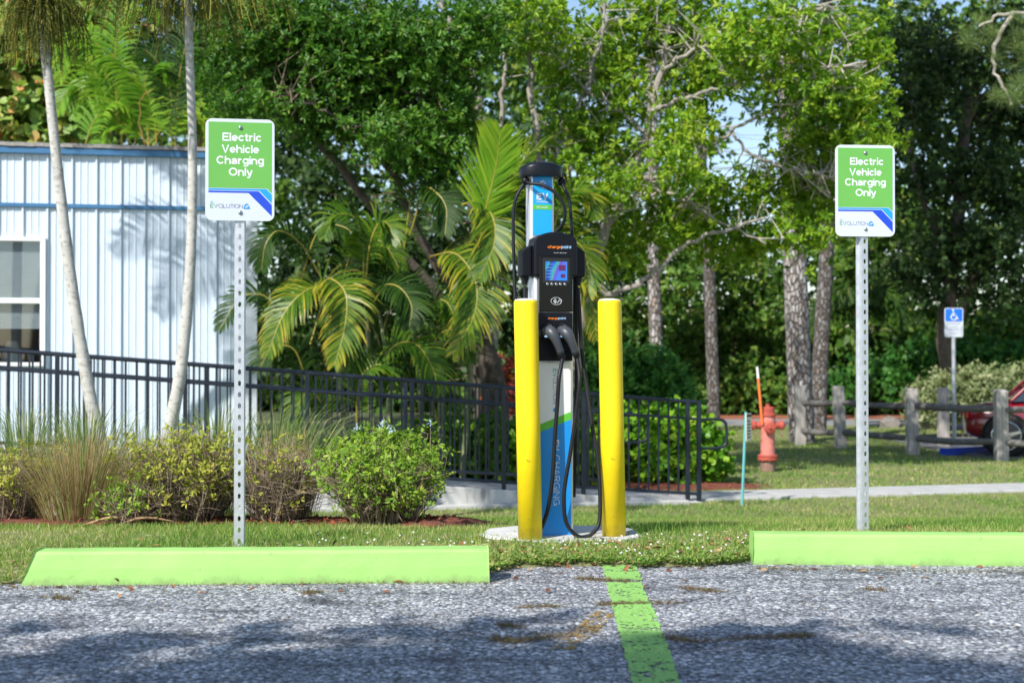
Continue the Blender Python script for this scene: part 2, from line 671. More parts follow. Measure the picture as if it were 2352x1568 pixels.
# asphalt: coarse pale aggregate in dark binder
def asphalt_mat():
    m, n, l, p = nodes_of('asphalt')
    tc = n.new('ShaderNodeTexCoord')
    vo = n.new('ShaderNodeTexVoronoi')
    vo.inputs['Scale'].default_value = 78
    vo.inputs['Randomness'].default_value = 1
    l.new(tc.outputs['Object'], vo.inputs['Vector'])
    sep = n.new('ShaderNodeSeparateColor')
    l.new(vo.outputs['Color'], sep.inputs[0])
    stone = ramp(n, [(0, (.08, .09, .105)), (.3, (.25, .27, .30)), (.62, (.52, .545, .58)), (.90, (.84, .86, .88)), (1, (.55, .45, .33))])
    l.new(sep.outputs[0], stone.inputs[0])
    vf = n.new('ShaderNodeTexVoronoi')
    vf.inputs['Scale'].default_value = 175
    l.new(tc.outputs['Object'], vf.inputs['Vector'])
    sepf = n.new('ShaderNodeSeparateColor')
    l.new(vf.outputs['Color'], sepf.inputs[0])
    fine = ramp(n, [(0, (.05, .055, .065)), (.5, (.21, .225, .25)), (1, (.62, .635, .65))])
    l.new(sepf.outputs[1], fine.inputs[0])
    pick = ramp(n, [(.40, (0, 0, 0)), (.46, (1, 1, 1))])
    l.new(sep.outputs[1], pick.inputs[0])
    mf = n.new('ShaderNodeMixRGB')
    l.new(pick.outputs[0], mf.inputs[0])
    l.new(stone.outputs[0], mf.inputs[1])
    l.new(fine.outputs[0], mf.inputs[2])
    stone = mf
    gap = ramp(n, [(.50, (0, 0, 0)), (.86, (1, 1, 1))])
    md = n.new('ShaderNodeMath')
    md.operation = 'MULTIPLY'
    md.inputs[1].default_value = 1.0
    l.new(vo.outputs['Distance'], md.inputs[0])
    l.new(md.outputs[0], gap.inputs[0])
    nz = n.new('ShaderNodeTexNoise')
    nz.inputs['Scale'].default_value = 2.6
    nz.inputs['Detail'].default_value = 7
    nz.inputs['Roughness'].default_value = .65
    mp = n.new('ShaderNodeMapping')
    mp.inputs['Scale'].default_value = (1.0, 2.2, 1.0)
    l.new(tc.outputs['Object'], mp.inputs[0])
    l.new(mp.outputs[0], nz.inputs['Vector'])
    wear = ramp(n, [(.33, (.30, .30, .33)), (.45, (.80, .80, .83)), (.6, (1.1, 1.1, 1.1))])
    l.new(nz.outputs[0], wear.inputs[0])
    m1 = n.new('ShaderNodeMixRGB')
    l.new(gap.outputs[0], m1.inputs[0])
    l.new(stone.outputs[0], m1.inputs[1])
    m1.inputs[2].default_value = (.045, .046, .05, 1)
    m2 = n.new('ShaderNodeMixRGB')
    m2.blend_type = 'MULTIPLY'
    m2.inputs[0].default_value = 1
    l.new(m1.outputs[0], m2.inputs[1])
    l.new(wear.outputs[0], m2.inputs[2])
    nzc = n.new('ShaderNodeTexNoise')
    nzc.inputs['Scale'].default_value = 3.0
    nzc.inputs['Detail'].default_value = 6
    l.new(tc.outputs['Object'], nzc.inputs['Vector'])
    mxc = n.new('ShaderNodeMixRGB')
    mxc.blend_type = 'ADD'
    mxc.inputs[0].default_value = .45
    l.new(tc.outputs['Object'], mxc.inputs[1])
    l.new(nzc.outputs['Color'], mxc.inputs[2])
    vc = n.new('ShaderNodeTexVoronoi')
    vc.feature = 'DISTANCE_TO_EDGE'
    vc.inputs['Scale'].default_value = .62
    l.new(mxc.outputs[0], vc.inputs['Vector'])
    crk = ramp(n, [(.002, (.12, .12, .13)), (.010, (1, 1, 1))])
    l.new(vc.outputs['Distance'], crk.inputs[0])
    m3 = n.new('ShaderNodeMixRGB')
    m3.blend_type = 'MULTIPLY'
    m3.inputs[0].default_value = .45
    l.new(m2.outputs[0], m3.inputs[1])
    l.new(crk.outputs[0], m3.inputs[2])
    l.new(m3.outputs[0], p.inputs['Base Color'])
    p.inputs['Roughness'].default_value = .85
    b = n.new('ShaderNodeBump')
    b.inputs['Strength'].default_value = .9
    b.inputs['Distance'].default_value = .006
    b.invert = True
    l.new(vo.outputs['Distance'], b.inputs['Height'])
    b2 = n.new('ShaderNodeBump')
    b2.inputs['Strength'].default_value = .6
    b2.inputs['Distance'].default_value = .03
    l.new(nz.outputs[0], b2.inputs['Height'])
    l.new(b2.outputs[0], b.inputs['Normal'])
    l.new(b.outputs[0], p.inputs['Normal'])
    return m


M_ASPH = asphalt_mat()
ground = MB().face([(-400, -300, -.78), (400, -300, -.78), (400, 900, -.78), (-400, 900, -.78)]).build(
    'ground', mat('far_soil', (.07, .085, .035), .95, .3, .4), kind='structure')

# lot: one sheet, its far edge following the turf
mb = MB()
xs = [-60, -20, -8] + [-5 + i * .1 for i in range(101)] + [8, 20, 60]
near_n = len(xs)
mb.v = [(x, -60, 0) for x in xs] + [(x, edge_y(x) + .10, 0) for x in xs]
mb.f = [(i, i + 1, near_n + i + 1, near_n + i) for i in range(near_n - 1)]
lot = mb.build('parking_lot', M_ASPH, kind='structure')

# lawn sheet
M_SOIL = mat('turf_soil', (.15, .19, .055), .95, .35, 9, bump=.5, bscale=70, col2=(.20, .18, .09))
mb = MB()
ys = [0, .06, .14, .26, .4, .6, .85] + [1.1 + .35 * i for i in range(30)]
ys += [ys[-1] + 1.2 * (i + 1) for i in range(16)]
xs2 = [-60, -20, -9] + [-7 + i * .2 for i in range(71)] + [9, 20, 60]
rg = random.Random(3)
for j, dy in enumerate(ys):
    for x in xs2:
        y = edge_y(x) + dy
        z = gz(y) + (rg.uniform(-.006, .010) if j > 0 else -.012) + (.012 if j > 1 else 0)
        mb.v.append((x, y, z))
w = len(xs2)
for j in range(len(ys) - 1):
    for i in range(w - 1):
        mb.f.append((j * w + i, j * w + i + 1, (j + 1) * w + i + 1, (j + 1) * w + i))
lawn = mb.build('lawn', M_SOIL, smooth=True, kind='structure')


def road_strip(name, x0, x1, y0, y1, z, m):
    return MB().box(x0, x1, y0, y1, z - .06, z).build(name, m, kind='structure')


M_ROAD = mat('road_grey', (.24, .24, .245), .9, .15, 3, bump=.3)
road_strip('road', 3, 60, 33.5, 36.5, -.66, M_ROAD)
road_strip('mulch_strip', 3, 60, 36.55, 38.6, -.64, mat('bark_mulch_far', (.30, .10, .05), .95, .4, 5))
MB().slab([(7.45, 22.35), (30, 23.6), (30, 30), (7.2, 28)], -.74, -.668).build('car_park', mat('car_park_asphalt', (.17, .17, .175), .9, .2, 3), kind='structure')

# concrete walk: slabs running from the foot of the ramp to the right
M_CONC = mat('concrete', (.44, .44, .425), .85, .14, 3.5, bump=.25, bscale=40, spots=(.34, .335, .31), spot_scale=5, spot_amt=.62)
walk = bpy.data.objects.new('sidewalk', None)
C.objects.link(walk)
walk['kind'] = 'structure'
WA = radians(15.6)
walk.location = (2.18, 15.62, -.70)
walk.rotation_euler = (0, 0, WA)
ROOT['sidewalk'] = (Vector((2.18, 15.62, -.70)), WA)
sl = MB().box(0, 1.185, 0, .86, -.08, .042).mesh('walk_slab')
for i in range(11):
    o = link('slab', sl if i == 0 else sl, M_CONC, walk, bevel=.008)
    o.location = (i * 1.2 - .25, 0, 0)

# mulch bed under the shrubs
M_MULCH = mat('red_mulch', (.20, .055, .03), .95, .45, 30, bump=.9, bscale=60, col2=(.09, .032, .02))


def bed(name, cx, cy, rx, ry, seed, h=.045):
    rgg = random.Random(seed)
    m = MB()
    rings = 7
    na = 40
    m.v.append((cx, cy, gz(cy) + h))
    for r in range(1, rings + 1):
        for a in range(na):
            q = 2 * pi * a / na
            k = r / rings * (1 + .10 * sin(3 * q + seed) + .06 * sin(7 * q))
            x, y = cx + rx * k * cos(q), cy + ry * k * sin(q)
            m.v.append((x, y, gz(y) + h * (1 - (r / rings) ** 3) + (0.018 if r < rings else -.02) + rgg.uniform(-.008, .012)))
    for a in range(na):
        m.f.append((0, 1 + a, 1 + (a + 1) % na))
    for r in range(rings - 1):
        for a in range(na):
            b = 1 + r * na
            m.f.append((b + a, b + na + a, b + na + (a + 1) % na, b + (a + 1) % na))
    o = m.build(name, M_MULCH, smooth=False, kind='structure')
    return o


BEDS = [(-2.05, 8.22, 1.95, .56), (2.05, 17.35, 1.15, .5), (-.45, 8.0, .26, .35)]
bed('mulch_bed', *BEDS[0], 1)
bed('mulch_bed', *BEDS[1], 4)
bed('mulch_bed', -.42, 7.95, .30, .42, 6)
rng = np.random.default_rng(11)
cb, cd, cn = [], [], []
for cx, cy, rx, ry in BEDS:
    n_ = 2600 if rx > 1.5 else 900
    u = rng.random(n_) ** .5
    a = rng.random(n_) * 2 * pi
    x = cx + rx * u * np.cos(a)
    y = cy + ry * u * np.sin(a)
    z = np.array([gz(q) for q in y]) + .045 * (1 - u ** 3) + .02
    cb.append(np.stack([x, y, z], 1))
cb = np.concatenate(cb)
leaves('mulch_chips', cb, np.concatenate([rng.normal(size=(len(cb), 2)), rng.normal(size=(len(cb), 1)) * .3], 1),
       np.array([0, 0, 1.]) + rng.normal(size=(len(cb), 3)) * .4, .02 + .04 * rng.random(len(cb)), .008 + .01 * rng.random(len(cb)),
       rng.random(len(cb)), leafmat('mulch_chip', [(0, (.10, .03, .018)), (.5, (.24, .06, .03)), (1, (.36, .12, .06))], .9, 0), None, 'kite', kind='stuff')

# painted markings
def paint_mat(name, col, wear, scale):
    m, n, l, p = nodes_of(name)
    tc = n.new('ShaderNodeTexCoord')
    nz = n.new('ShaderNodeTexNoise')
    nz.inputs['Scale'].default_value = scale
    nz.inputs['Detail'].default_value = 8
    nz.inputs['Roughness'].default_value = .7
    l.new(tc.outputs['Object'], nz.inputs['Vector'])
    vo = n.new('ShaderNodeTexVoronoi')
    vo.inputs['Scale'].default_value = 78
    l.new(tc.outputs['Object'], vo.inputs['Vector'])
    ad = n.new('ShaderNodeMath')
    ad.operation = 'MULTIPLY_ADD'
    l.new(vo.outputs['Distance'], ad.inputs[0])
    ad.inputs[1].default_value = .32
    l.new(nz.outputs[0], ad.inputs[2])
    r = ramp(n, [(wear, (0, 0, 0)), (wear + .035, (1, 1, 1))])
    l.new(ad.outputs[0], r.inputs[0])
    tr = n.new('ShaderNodeBsdfTransparent')
    mx = n.new('ShaderNodeMixShader')
    l.new(r.outputs[0], mx.inputs[0])
    l.new(p.outputs[0], mx.inputs[1])
    l.new(tr.outputs[0], mx.inputs[2])
    l.new(mx.outputs[0], n['Material Output'].inputs[0])
    c = ramp(n, [(.3, tuple(q * .75 for q in col)), (.7, col)])
    l.new(nz.outputs[0], c.inputs[0])
    l.new(c.outputs[0], p.inputs['Base Color'])
    p.inputs['Roughness'].default_value = .7
    b = n.new('ShaderNodeBump')
    b.inputs['Strength'].default_value = .7
    b.inputs['Distance'].default_value = .004
    b.invert = True
    l.new(vo.outputs['Distance'], b.inputs['Height'])
    l.new(b.outputs[0], p.inputs['Normal'])
    return m


mb = MB()
rg = random.Random(5)
rows = [(6.03, .378, .522), (5.72, .374, .518), (5.60, .372, .512)]
lower = [(5.55, .366, .50), (5.0, .353, .492), (4.4, .338, .475), (3.8, .322, .450), (3.0, .30, .42), (1.5, .26, .375), (-3, .13, .25)]


def strip(rowset):
    b = len(mb.v)
    m = 0
    for k in range(len(rowset) - 1):
        y0, a0, b0 = rowset[k]
        y1, a1, b1 = rowset[k + 1]
        st = max(1, int((y0 - y1) / .03)) if y1 > 2.5 else 6
        for i in range(st + (1 if k == len(rowset) - 2 else 0)):
            t = i / st
            y = y0 + (y1 - y0) * t
            mb.v.append((a0 + (a1 - a0) * t + rg.uniform(-.004, .004), y, .004))
            mb.v.append((b0 + (b1 - b0) * t + rg.uniform(-.004, .004), y, .004))
            m += 1
    for i in range(m - 1):
        mb.f.append((b + 2 * i, b + 2 * i + 2, b + 2 * i + 3, b + 2 * i + 1))


strip(rows)
strip(lower)
tag(mb.build('stall_line', paint_mat('line_green', (.29, .58, .14), .74, 9)),
    'worn lime green painted line running across the asphalt towards the charger', 'stall line')
mb = MB()
q0, q1 = P(1270, 1478, 1), P(1405, 1402, 1)


def lotpt(x, y):
    d = F * CAMZ / (y - HZ)
    return ((x - 1176) / F * d, d, .0035)


mb.face([lotpt(1262, 1490), lotpt(1318, 1492), lotpt(1412, 1412), lotpt(1372, 1400)])
tag(mb.build('faded_paint_mark', paint_mat('line_yellow', (.40, .25, .06), .625, 16)),
    'faded ochre scrap of old paint on the asphalt left of the green line', 'paint mark')


# ================================================================== WHEEL STOPS
M_LIME = mat('lime_paint', (.31, .58, .15), .6, .09, 3, bump=.12, bscale=50, spots=(.25, .45, .13), spot_scale=34, spot_amt=.655, dirt=((.15, .17, .08), .045, .5))


def wheel_stop(name, label, a, b, h, dep, m, slope_l, slope_r, group=None):
    a, b = Vector(a), Vector(b)
    L = (b - a).length
    rz = math.atan2(b.y - a.y, b.x - a.x)
    t = thing(name, label, 'wheel stop', tuple(a), rz, group)
    mm = MB()
    nseg = 24
    r2 = random.Random(int(abs(a.x) * 100))
    prof = [(0, 0), (.004, h * .5), (.012, h - .012), (.022, h), (dep - .022, h), (dep - .012, h - .012), (dep, 0)]
    for i in range(nseg + 1):
        s = i / nseg
        for (y, z) in prof:
            zz = z / h
            x0 = slope_l * zz
            x1 = L - slope_r * zz
            x = x0 + (x1 - x0) * s
            mm.v.append((x, y + r2.uniform(-.001, .001), z - .004 + r2.uniform(-.0012, .0012) * (z > 0)))
    k = len(prof)
    for i in range(nseg):
        for j in range(k - 1):
            mm.f.append((i * k + j, (i + 1) * k + j, (i + 1) * k + j + 1, i * k + j + 1))
    mm.f.append(tuple(reversed(range(k))))
    mm.f.append(tuple(nseg * k + j for j in range(k)))
    mm.build('block', m, t, local=True, bevel=.006, seg=2)
    return t


G_ST = 'lime green wheel stops'
wheel_stop('wheel_stop', 'lime green concrete wheel stop with a slanted end, in front of the left sign post', (-1.895, 5.487, 0), (-.087, 5.565, 0), .132, .15, M_LIME, .055, .004, G_ST)
wheel_stop('wheel_stop', 'lime green concrete wheel stop in front of the right sign post, running out of frame', (1.024, 6.055, 0), (2.84, 5.965, 0), .132, .15, M_LIME, .003, .05, G_ST)

# ================================================================== BOLLARDS
M_YEL = mat('yellow_sleeve', (.90, .67, .012), .5, .05, 5, bump=.06, bscale=30, spots=(.5, .36, .02), spot_scale=42, spot_amt=.675, spec=.3, dirt=((.26, .19, .05), .10, .5))
M_CONCTOP = mat('bollard_cap_grey', (.62, .6, .52), .9, .3, 60)


def bollard(label, base, top, r):
    t = thing('bollard', label, 'bollard', tuple(base), 0, 'yellow bollards')
    d = Vector(top) - Vector(base)
    m = MB()
    m.tube([Vector((0, 0, -.02)), d * .5, d * .985, d * .996, d], [r, r, r, r * .985, r * .95], 36)
    m.build('pipe_sleeve', M_YEL, t, local=True, smooth=False, bevel=0)
    m = MB().lathe([(r * .94, 0), (r * .85, .006), (r * .4, .010), (.001, .011)], tuple(d), 30)
    m.build('mortar_cap', M_CONCTOP, t, local=True, smooth=True)
    for ch in t.children:
        for pl in ch.data.polygons:
            pl.use_smooth = len(pl.vertices) == 4
    return t


bollard('yellow bollard at the left front corner of the charger', (.086, 6.67, .03), (.0645, 6.67, 1.145), .0565)
bollard('yellow bollard standing clear to the right of the charger', (.487, 6.79, .03), (.466, 6.79, 1.150), .0567)

# concrete pad
mb = MB()
pad = [(-.16, 6.86), (-.09, 6.74), (.04, 6.60), (.13, 6.54), (.3, 6.56), (.52, 6.63), (.63, 6.80), (.60, 7.08), (.45, 7.2), (.05, 7.22), (-.12, 7.08)]
mb.slab(pad, -.08, .032)
tag(mb.build('concrete_pad', mat('pad_concrete', (.50, .50, .485), .85, .12, 6, bump=.4, bscale=50), bevel=.012),
    'rough pale concrete pad under the charger and bollards', 'concrete pad')


# ================================================================== SIGNS
M_GALV = mat('galvanised', (.66, .69, .72), .46, .14, 22, metal=.55, bump=.12, bscale=80, col2=(.50, .53, .57))
M_WHITE = mat('sign_white', (.58, .63, .69), .35, .02, 4)
M_SGREEN = mat('sign_green', (.135, .41, .075), .38, .03, 5, spots=(.19, .47, .13), spot_scale=70, spot_amt=.72)
M_SBLUE = mat('sign_dark_blue', (.012, .065, .56), .38, .02, 5)
M_SCYAN = mat('sign_sky_blue', (.012, .31, .83), .38, .02, 5)
M_TXTW = mat('sign_lettering_white', (.72, .75, .78), .4, .01, 4)
M_TGREY = mat('sign_lettering_slate', (.16, .19, .33), .4, .02, 4)
M_TGREEN = mat('sign_lettering_green', (.05, .33, .11), .4, .02, 4)
M_LOGO = mat('logo_blue', (.02, .26, .62), .4, .05, 4)
M_BOLT = mat('steel_bolt', (.42, .44, .46), .28, .1, 30, metal=.9)


def rrect(x0, x1, z0, z1, r, n=6):
    out = []
    for cx, cz, a0 in ((x1 - r, z1 - r, 0), (x0 + r, z1 - r, 90), (x0 + r, z0 + r, 180), (x1 - r, z0 + r, 270)):
        for i in range(n + 1):
            q = radians(a0 + 90 * i / n)
            out.append((cx + r * cos(q), cz + r * sin(q)))
    return out[::-1]


def hole_post(parent, z0, z1, total_w, web, depth):
    """hat channel with a row of slots through its web"""
    m = MB()
    pitch = .0505
    n = int((z1 - z0) / pitch)
    hw, hh = .0062, .0125
    for i in range(n):
        zc = z0 + (i + .5) * pitch
        b = len(m.v)
        o = [(-web / 2, -pitch / 2), (0, -pitch / 2), (web / 2, -pitch / 2), (web / 2, 0), (web / 2, pitch / 2), (0, pitch / 2), (-web / 2, pitch / 2), (-web / 2, 0)]
        h = [(-hw, -hh * .62), (0, -hh), (hw, -hh * .62), (hw, 0), (hw, hh * .62), (0, hh), (-hw, hh * .62), (-hw, 0)]
        m.v += [(x, 0, zc + z) for x, z in o] + [(x, 0, zc + z) for x, z in h]
        for k in range(8):
            j = (k + 1) % 8
            m.f.append((b + k, b + j, b + 8 + j, b + 8 + k))
    zt = z0 + n * pitch
    fl = (total_w - web) / 2
    for s in (-1, 1):
        x0 = s * web / 2
        x1 = s * (web / 2 + .005)
        x2 = s * total_w / 2
        for (xa, ya, xb, yb) in ((x0, 0, x1, depth), (x1, depth, x2, depth)):
            b = len(m.v)
            m.v += [(xa, ya, z0), (xb, yb, z0), (xb, yb, zt), (xa, ya, zt)]
            m.f.append((b, b + 1, b + 2, b + 3) if s > 0 else (b + 3, b + 2, b + 1, b))
    o = m.build('post', M_GALV, parent, local=True, solid=.0026)
    return o


def ev_sign(label, loc, rotz, zc, post_w, web, post_yaw, dep):
    t = thing('parking_sign', label, 'sign', tuple(loc), rotz, 'electric vehicle parking signs')
    po = hole_post(t, -.03, zc + .21, post_w, web, dep)
    po.location = (0, .004, 0)
    po.rotation_euler = (0, 0, post_yaw)
    W, H = .305, .457
    m = MB().prism(rrect(-W / 2, W / 2, zc - H / 2, zc + H / 2, .03), -.0035, -.0005)
    pan = m.build('panel', M_WHITE, t, local=True)

    def X(px):
        return (px - 575) / 786 * W

    def Z(py):
        return zc - (py - 765.5) / 1295 * H

    def flat(name, pts, mt, y=-.0042):
        mm = MB().face([(X(a), y, Z(b)) for a, b in pts])
        return mm.build(name, mt, t, local=True)
    flat('green_field', [(218, 160), (218, 998), (882, 998), (938, 1062), (938, 160)], M_SGREEN)
    flat('sky_blue_band', [(218, 1006), (218, 1028), (796, 1028), (938, 1190), (938, 1074), (878, 1006)], M_SCYAN)
    flat('dark_blue_band', [(218, 1036), (218, 1058), (672, 1058), (938, 1350), (938, 1206), (790, 1036)], M_SBLUE)
    for txt, cx, wd, base in (('Electric', 598, 445, 402), ('Vehicle', 580, 424, 552), ('Charging', 578, 540, 695), ('Only', 583, 270, 842)):
        letters(txt, M_TXTW, t, X(cx), -.0046, Z(base), wd / 786 * W, .132, gap=.045)
    letters('EV', M_TGREEN, t, X(281), -.0046, Z(1254), .0325, .085)
    letters('OLUTION', M_TGREY, t, X(470), -.0046, Z(1254), 278 / 786 * W, .065)
    lettering('FPL', M_LOGO, t, X(258), -.0046, Z(1190), width=.013)
    m = MB()
    pts = [(X(652) + .0135 * cos(radians(a)), -.0046, Z(1262) + .024 * sin(radians(a))) for a in range(0, 181, 15)]
    m.face(pts[::-1])
    m.build('emblem', M_LOGO, t, local=True)
    m = MB()
    for k in range(3):
        m.face([(X(630 + k * 14), -.0049, Z(1252 - k * 4)), (X(636 + k * 14), -.0049, Z(1252 - k * 4)), (X(656 + k * 11), -.0049, Z(1216)), (X(650 + k * 11), -.0049, Z(1216))])
    m.build('emblem_stroke', M_TXTW, t, local=True)
    for py in (230, 1310):
        mm = MB().lathe([(.0098, 0), (.0098, -.0015), (.0078, -.005), (.004, -.0068), (.0005, -.007)], (X(580), -.0036, Z(py)), 16, 'y')
        bo = mm.build('bolt', M_BOLT, t, local=True, smooth=True)
        MB().lathe([(.0022, 0), (.0022, -.0005)], (X(580), -.0102, Z(py)), 6, 'y').build('socket', mat('black_steel', (.03, .03, .035), .4, .1), bo, local=True)
    return t


ev_sign('green and white electric vehicle sign on a slotted post, left of the charger', (-1.222, 6.38, .01), radians(9.5), .87 + (825 - 395) / 512, .047, .040, radians(-3), .022)
ev_sign('green and white electric vehicle sign on a slotted post, right of the charger', (1.764, 7.10, .0), radians(5.0), .87 + (825 - 438) / 460, .066, .034, radians(9), .03)
for ob in bpy.data.objects:
    pass


# ================================================================== CHARGER
CT = (.187, 6.86, .03)
CY = radians(14)
ch = thing('charging_station', 'slim electric car charging station with blue and white panels and black head', 'charging station', CT, CY)
M_ALU = mat('anodised_aluminium', (.72, .74, .77), .32, .05, 9, metal=.5)
M_BLK = mat('black_plastic', (.006, .007, .010), .42, .1, 30, bump=.05, bscale=200, spec=.22)
M_GLOSS = mat('gloss_black', (.002, .002, .003), .07, .05, 5, spec=.28)
M_GREYP = mat('grey_plastic', (.05, .056, .068), .42, .06, 20, bump=.05, bscale=150)
M_RUB = mat('cable_rubber', (.010, .011, .014), .48, .2, 30, bump=.06, bscale=120, spec=.3)
M_PBLUE = mat('panel_blue', (.006, .27, .74), .3, .03, 4)
M_PCYAN = mat('panel_sky', (.01, .38, .80), .3, .03, 4)
M_PWHITE = mat('panel_white', (.76, .78, .79), .3, .02, 4)
M_PGREEN = mat('panel_green', (.11, .49, .035), .3, .03, 4)
M_ORANGE = mat('logo_orange', (.90, .22, .015), .4, .02)
M_LBLUE = mat('logo_pale_blue', (.36, .58, .85), .4, .02)

zb = -.03 + 0.0


def cz(y):
    """photo row -> height above the pad for things at the charger"""
    return (1240 - y) / 476.5


# lower pedestal, silver extrusion
m = MB().box(-.098, .098, -.058, .072, 0, 1.24)
ped = m.build('pedestal', M_ALU, ch, local=True, bevel=.014, seg=3)
for gx in (-.03, -.005, .02, .045):
    MB().box(-.1002, -.0978, gx, gx + .006, .0, 1.235).build('groove_shade', M_BLK, ped, local=True) if False else None
# upper pole behind
m = MB().box(-.096, .024, .022, .118, 1.2, 1.735)
pole = m.build('cable_pole', M_ALU, ch, local=True, bevel=.012, seg=3)
for gy in (.040, .062, .084):
    MB().box(-.0975, -.0945, gy, gy + .008, 1.25, 1.72).build('groove_shade', mat('shadow_aluminium', (.42, .44, .47), .4, .05, 9, metal=.5), pole, local=True)  # thin raised strips, the shade of the grooves put into their darker colour
# sky blue decal on the pole
dec = MB().box(-.0835, .0115, .0185, .0225, 1.44, 1.722).build('decal', M_PCYAN, ch, local=True)
MB().face([(-.0835, .0178, 1.70), (.0115, .0178, 1.648), (.0115, .0178, 1.688), (-.06, .0178, 1.7215), (-.0835, .0178, 1.7215)]).build('decal_stripe', M_PBLUE, dec, local=True)
MB().face([(-.0835, .0178, 1.563), (.0115, .0178, 1.563), (.0115, .0178, 1.586), (-.0835, .0178, 1.586)]).build('decal_stripe', M_PGREEN, dec, local=True)
letters('EV', M_TXTW, dec, -.037, .0172, 1.610, .058, .16)
letters('CHARGING', M_TXTW, dec, -.037, .0172, 1.597, .058, .13, gap=.12)
lettering('FPL.com/EV', M_TXTW, dec, -.037, .0172, 1.5705, width=.056, bold=.02)
lettering('FPL', M_TXTW, dec, -.026, .0172, 1.664, width=.022, bold=.02)
m = MB().lathe([(.0155, 0), (.0155, -.0006)], (-.035, .0176, 1.689), 20, 'y')
m.build('emblem', M_TXTW, dec, local=True)
m = MB()
for k in range(3):
    m.face([(-.046 + k * .007, .0164, 1.681), (-.043 + k * .007, .0164, 1.681), (-.034 + k * .006, .0164, 1.698), (-.038 + k * .006, .0164, 1.698)])
m.build('emblem_stroke', M_PBLUE, dec, local=True)
# cap: stadium plan with a domed top
m = MB()
n_ = 40
lev = [(0, .985, 0), (.004, 1, 0), (.050, 1, .012), (.055, .985, .013), (.0555, .982, .013), (.064, .90, .014), (.070, .70, .012), (.0735, .35, .006)]
for zf, k, dome in lev:
    for i in range(n_):
        q = 2 * pi * i / n_
        ex = abs(cos(q)) ** .8 * (1 if cos(q) >= 0 else -1)
        ey = abs(sin(q)) ** .8 * (1 if sin(q) >= 0 else -1)
        x = .105 * ex * k
        m.v.append((-.036 + x, .055 + .085 * ey * k, 1.722 + zf - dome * (x / .105) ** 2))
for j in range(len(lev) - 1):
    for i in range(n_):
        i2 = (i + 1) % n_
        m.f.append((j * n_ + i, j * n_ + i2, (j + 1) * n_ + i2, (j + 1) * n_ + i))
e_ = (len(lev) - 1) * n_
m.f.append(tuple(range(e_, e_ + n_)))
m.f.append(tuple(reversed(range(n_))))
m.build('cap', mat('cap_black', (.006, .008, .012), .36, .1, 20, spec=.3), ch, local=True, smooth=True).data.set_sharp_from_angle(angle=radians(28))
for x in (-.118, .064):
    MB().lathe([(.001, -.021), (.012, -.018), (.019, -.009), (.021, 0), (.019, .009), (.012, .018), (.001, .021)], (x, .03, 1.700), 18).build('cable_swivel', M_BLK, ch, local=True, smooth=True)
    MB().lathe([(.008, 0), (.008, .03)], (x, .03, 1.712), 12).build('swivel_stem', M_BLK, ch, local=True, smooth=True)
# head: hood with arched top
pts = [(-.107, 1.235), (-.107, 1.392), (-.103, 1.413)]
pts += [(-.098 + .196 * i / 14, 1.419 + .028 * sin(pi * i / 14) ** .8) for i in range(15)]
pts += [(.103, 1.413), (.107, 1.392), (.107, 1.235)]
hood = MB().prism(pts, -.095, .030).build('head', M_BLK, ch, local=True, bevel=.010, seg=3)
letters('-charge', M_ORANGE, hood, -.010, -.0958, 1.368, .068, .13, gap=.05)
letters('poin+', M_LBLUE, hood, .051, -.0958, 1.368, .050, .12, gap=.06)
lettering('Need help? 1-888-758-4389', M_TXTW, hood, .02, -.0958, 1.345, width=.062, bold=.0)
for s in (-1, 1):
    x0, x1 = (.1075, .158)
    poly = [(s * x0, 1.235), (s * x0, 1.385), (s * (x0 + .012), 1.382), (s * x1, 1.358), (s * x1, 1.235)]
    if s > 0:
        poly = poly[::-1]
    wg = MB().prism(poly, -.055, .035).build('cable_port', M_BLK, ch, local=True, bevel=.007, seg=3)
    for k in range(4):
        MB().lathe([(.024 - .003 * k, 0), (.024 - .003 * k, .006), (.020 - .003 * k, .007), (.020 - .003 * k, .0098)], (s * .133, -.012, 1.2255 - .0098 * k), 18).build('strain_relief', M_RUB, wg, local=True, smooth=False)
# glossy front with screen
fr = MB().box(-.083, .083, -.0965, -.04, 1.066, 1.333).build('front_panel', M_GLOSS, ch, local=True, bevel=.004)
MB().box(-.066, .066, -.0975, -.0945, 1.203, 1.322).build('screen_frame', mat('screen_frame', (.008, .008, .01), .12, .05), fr, local=True, bevel=.002)


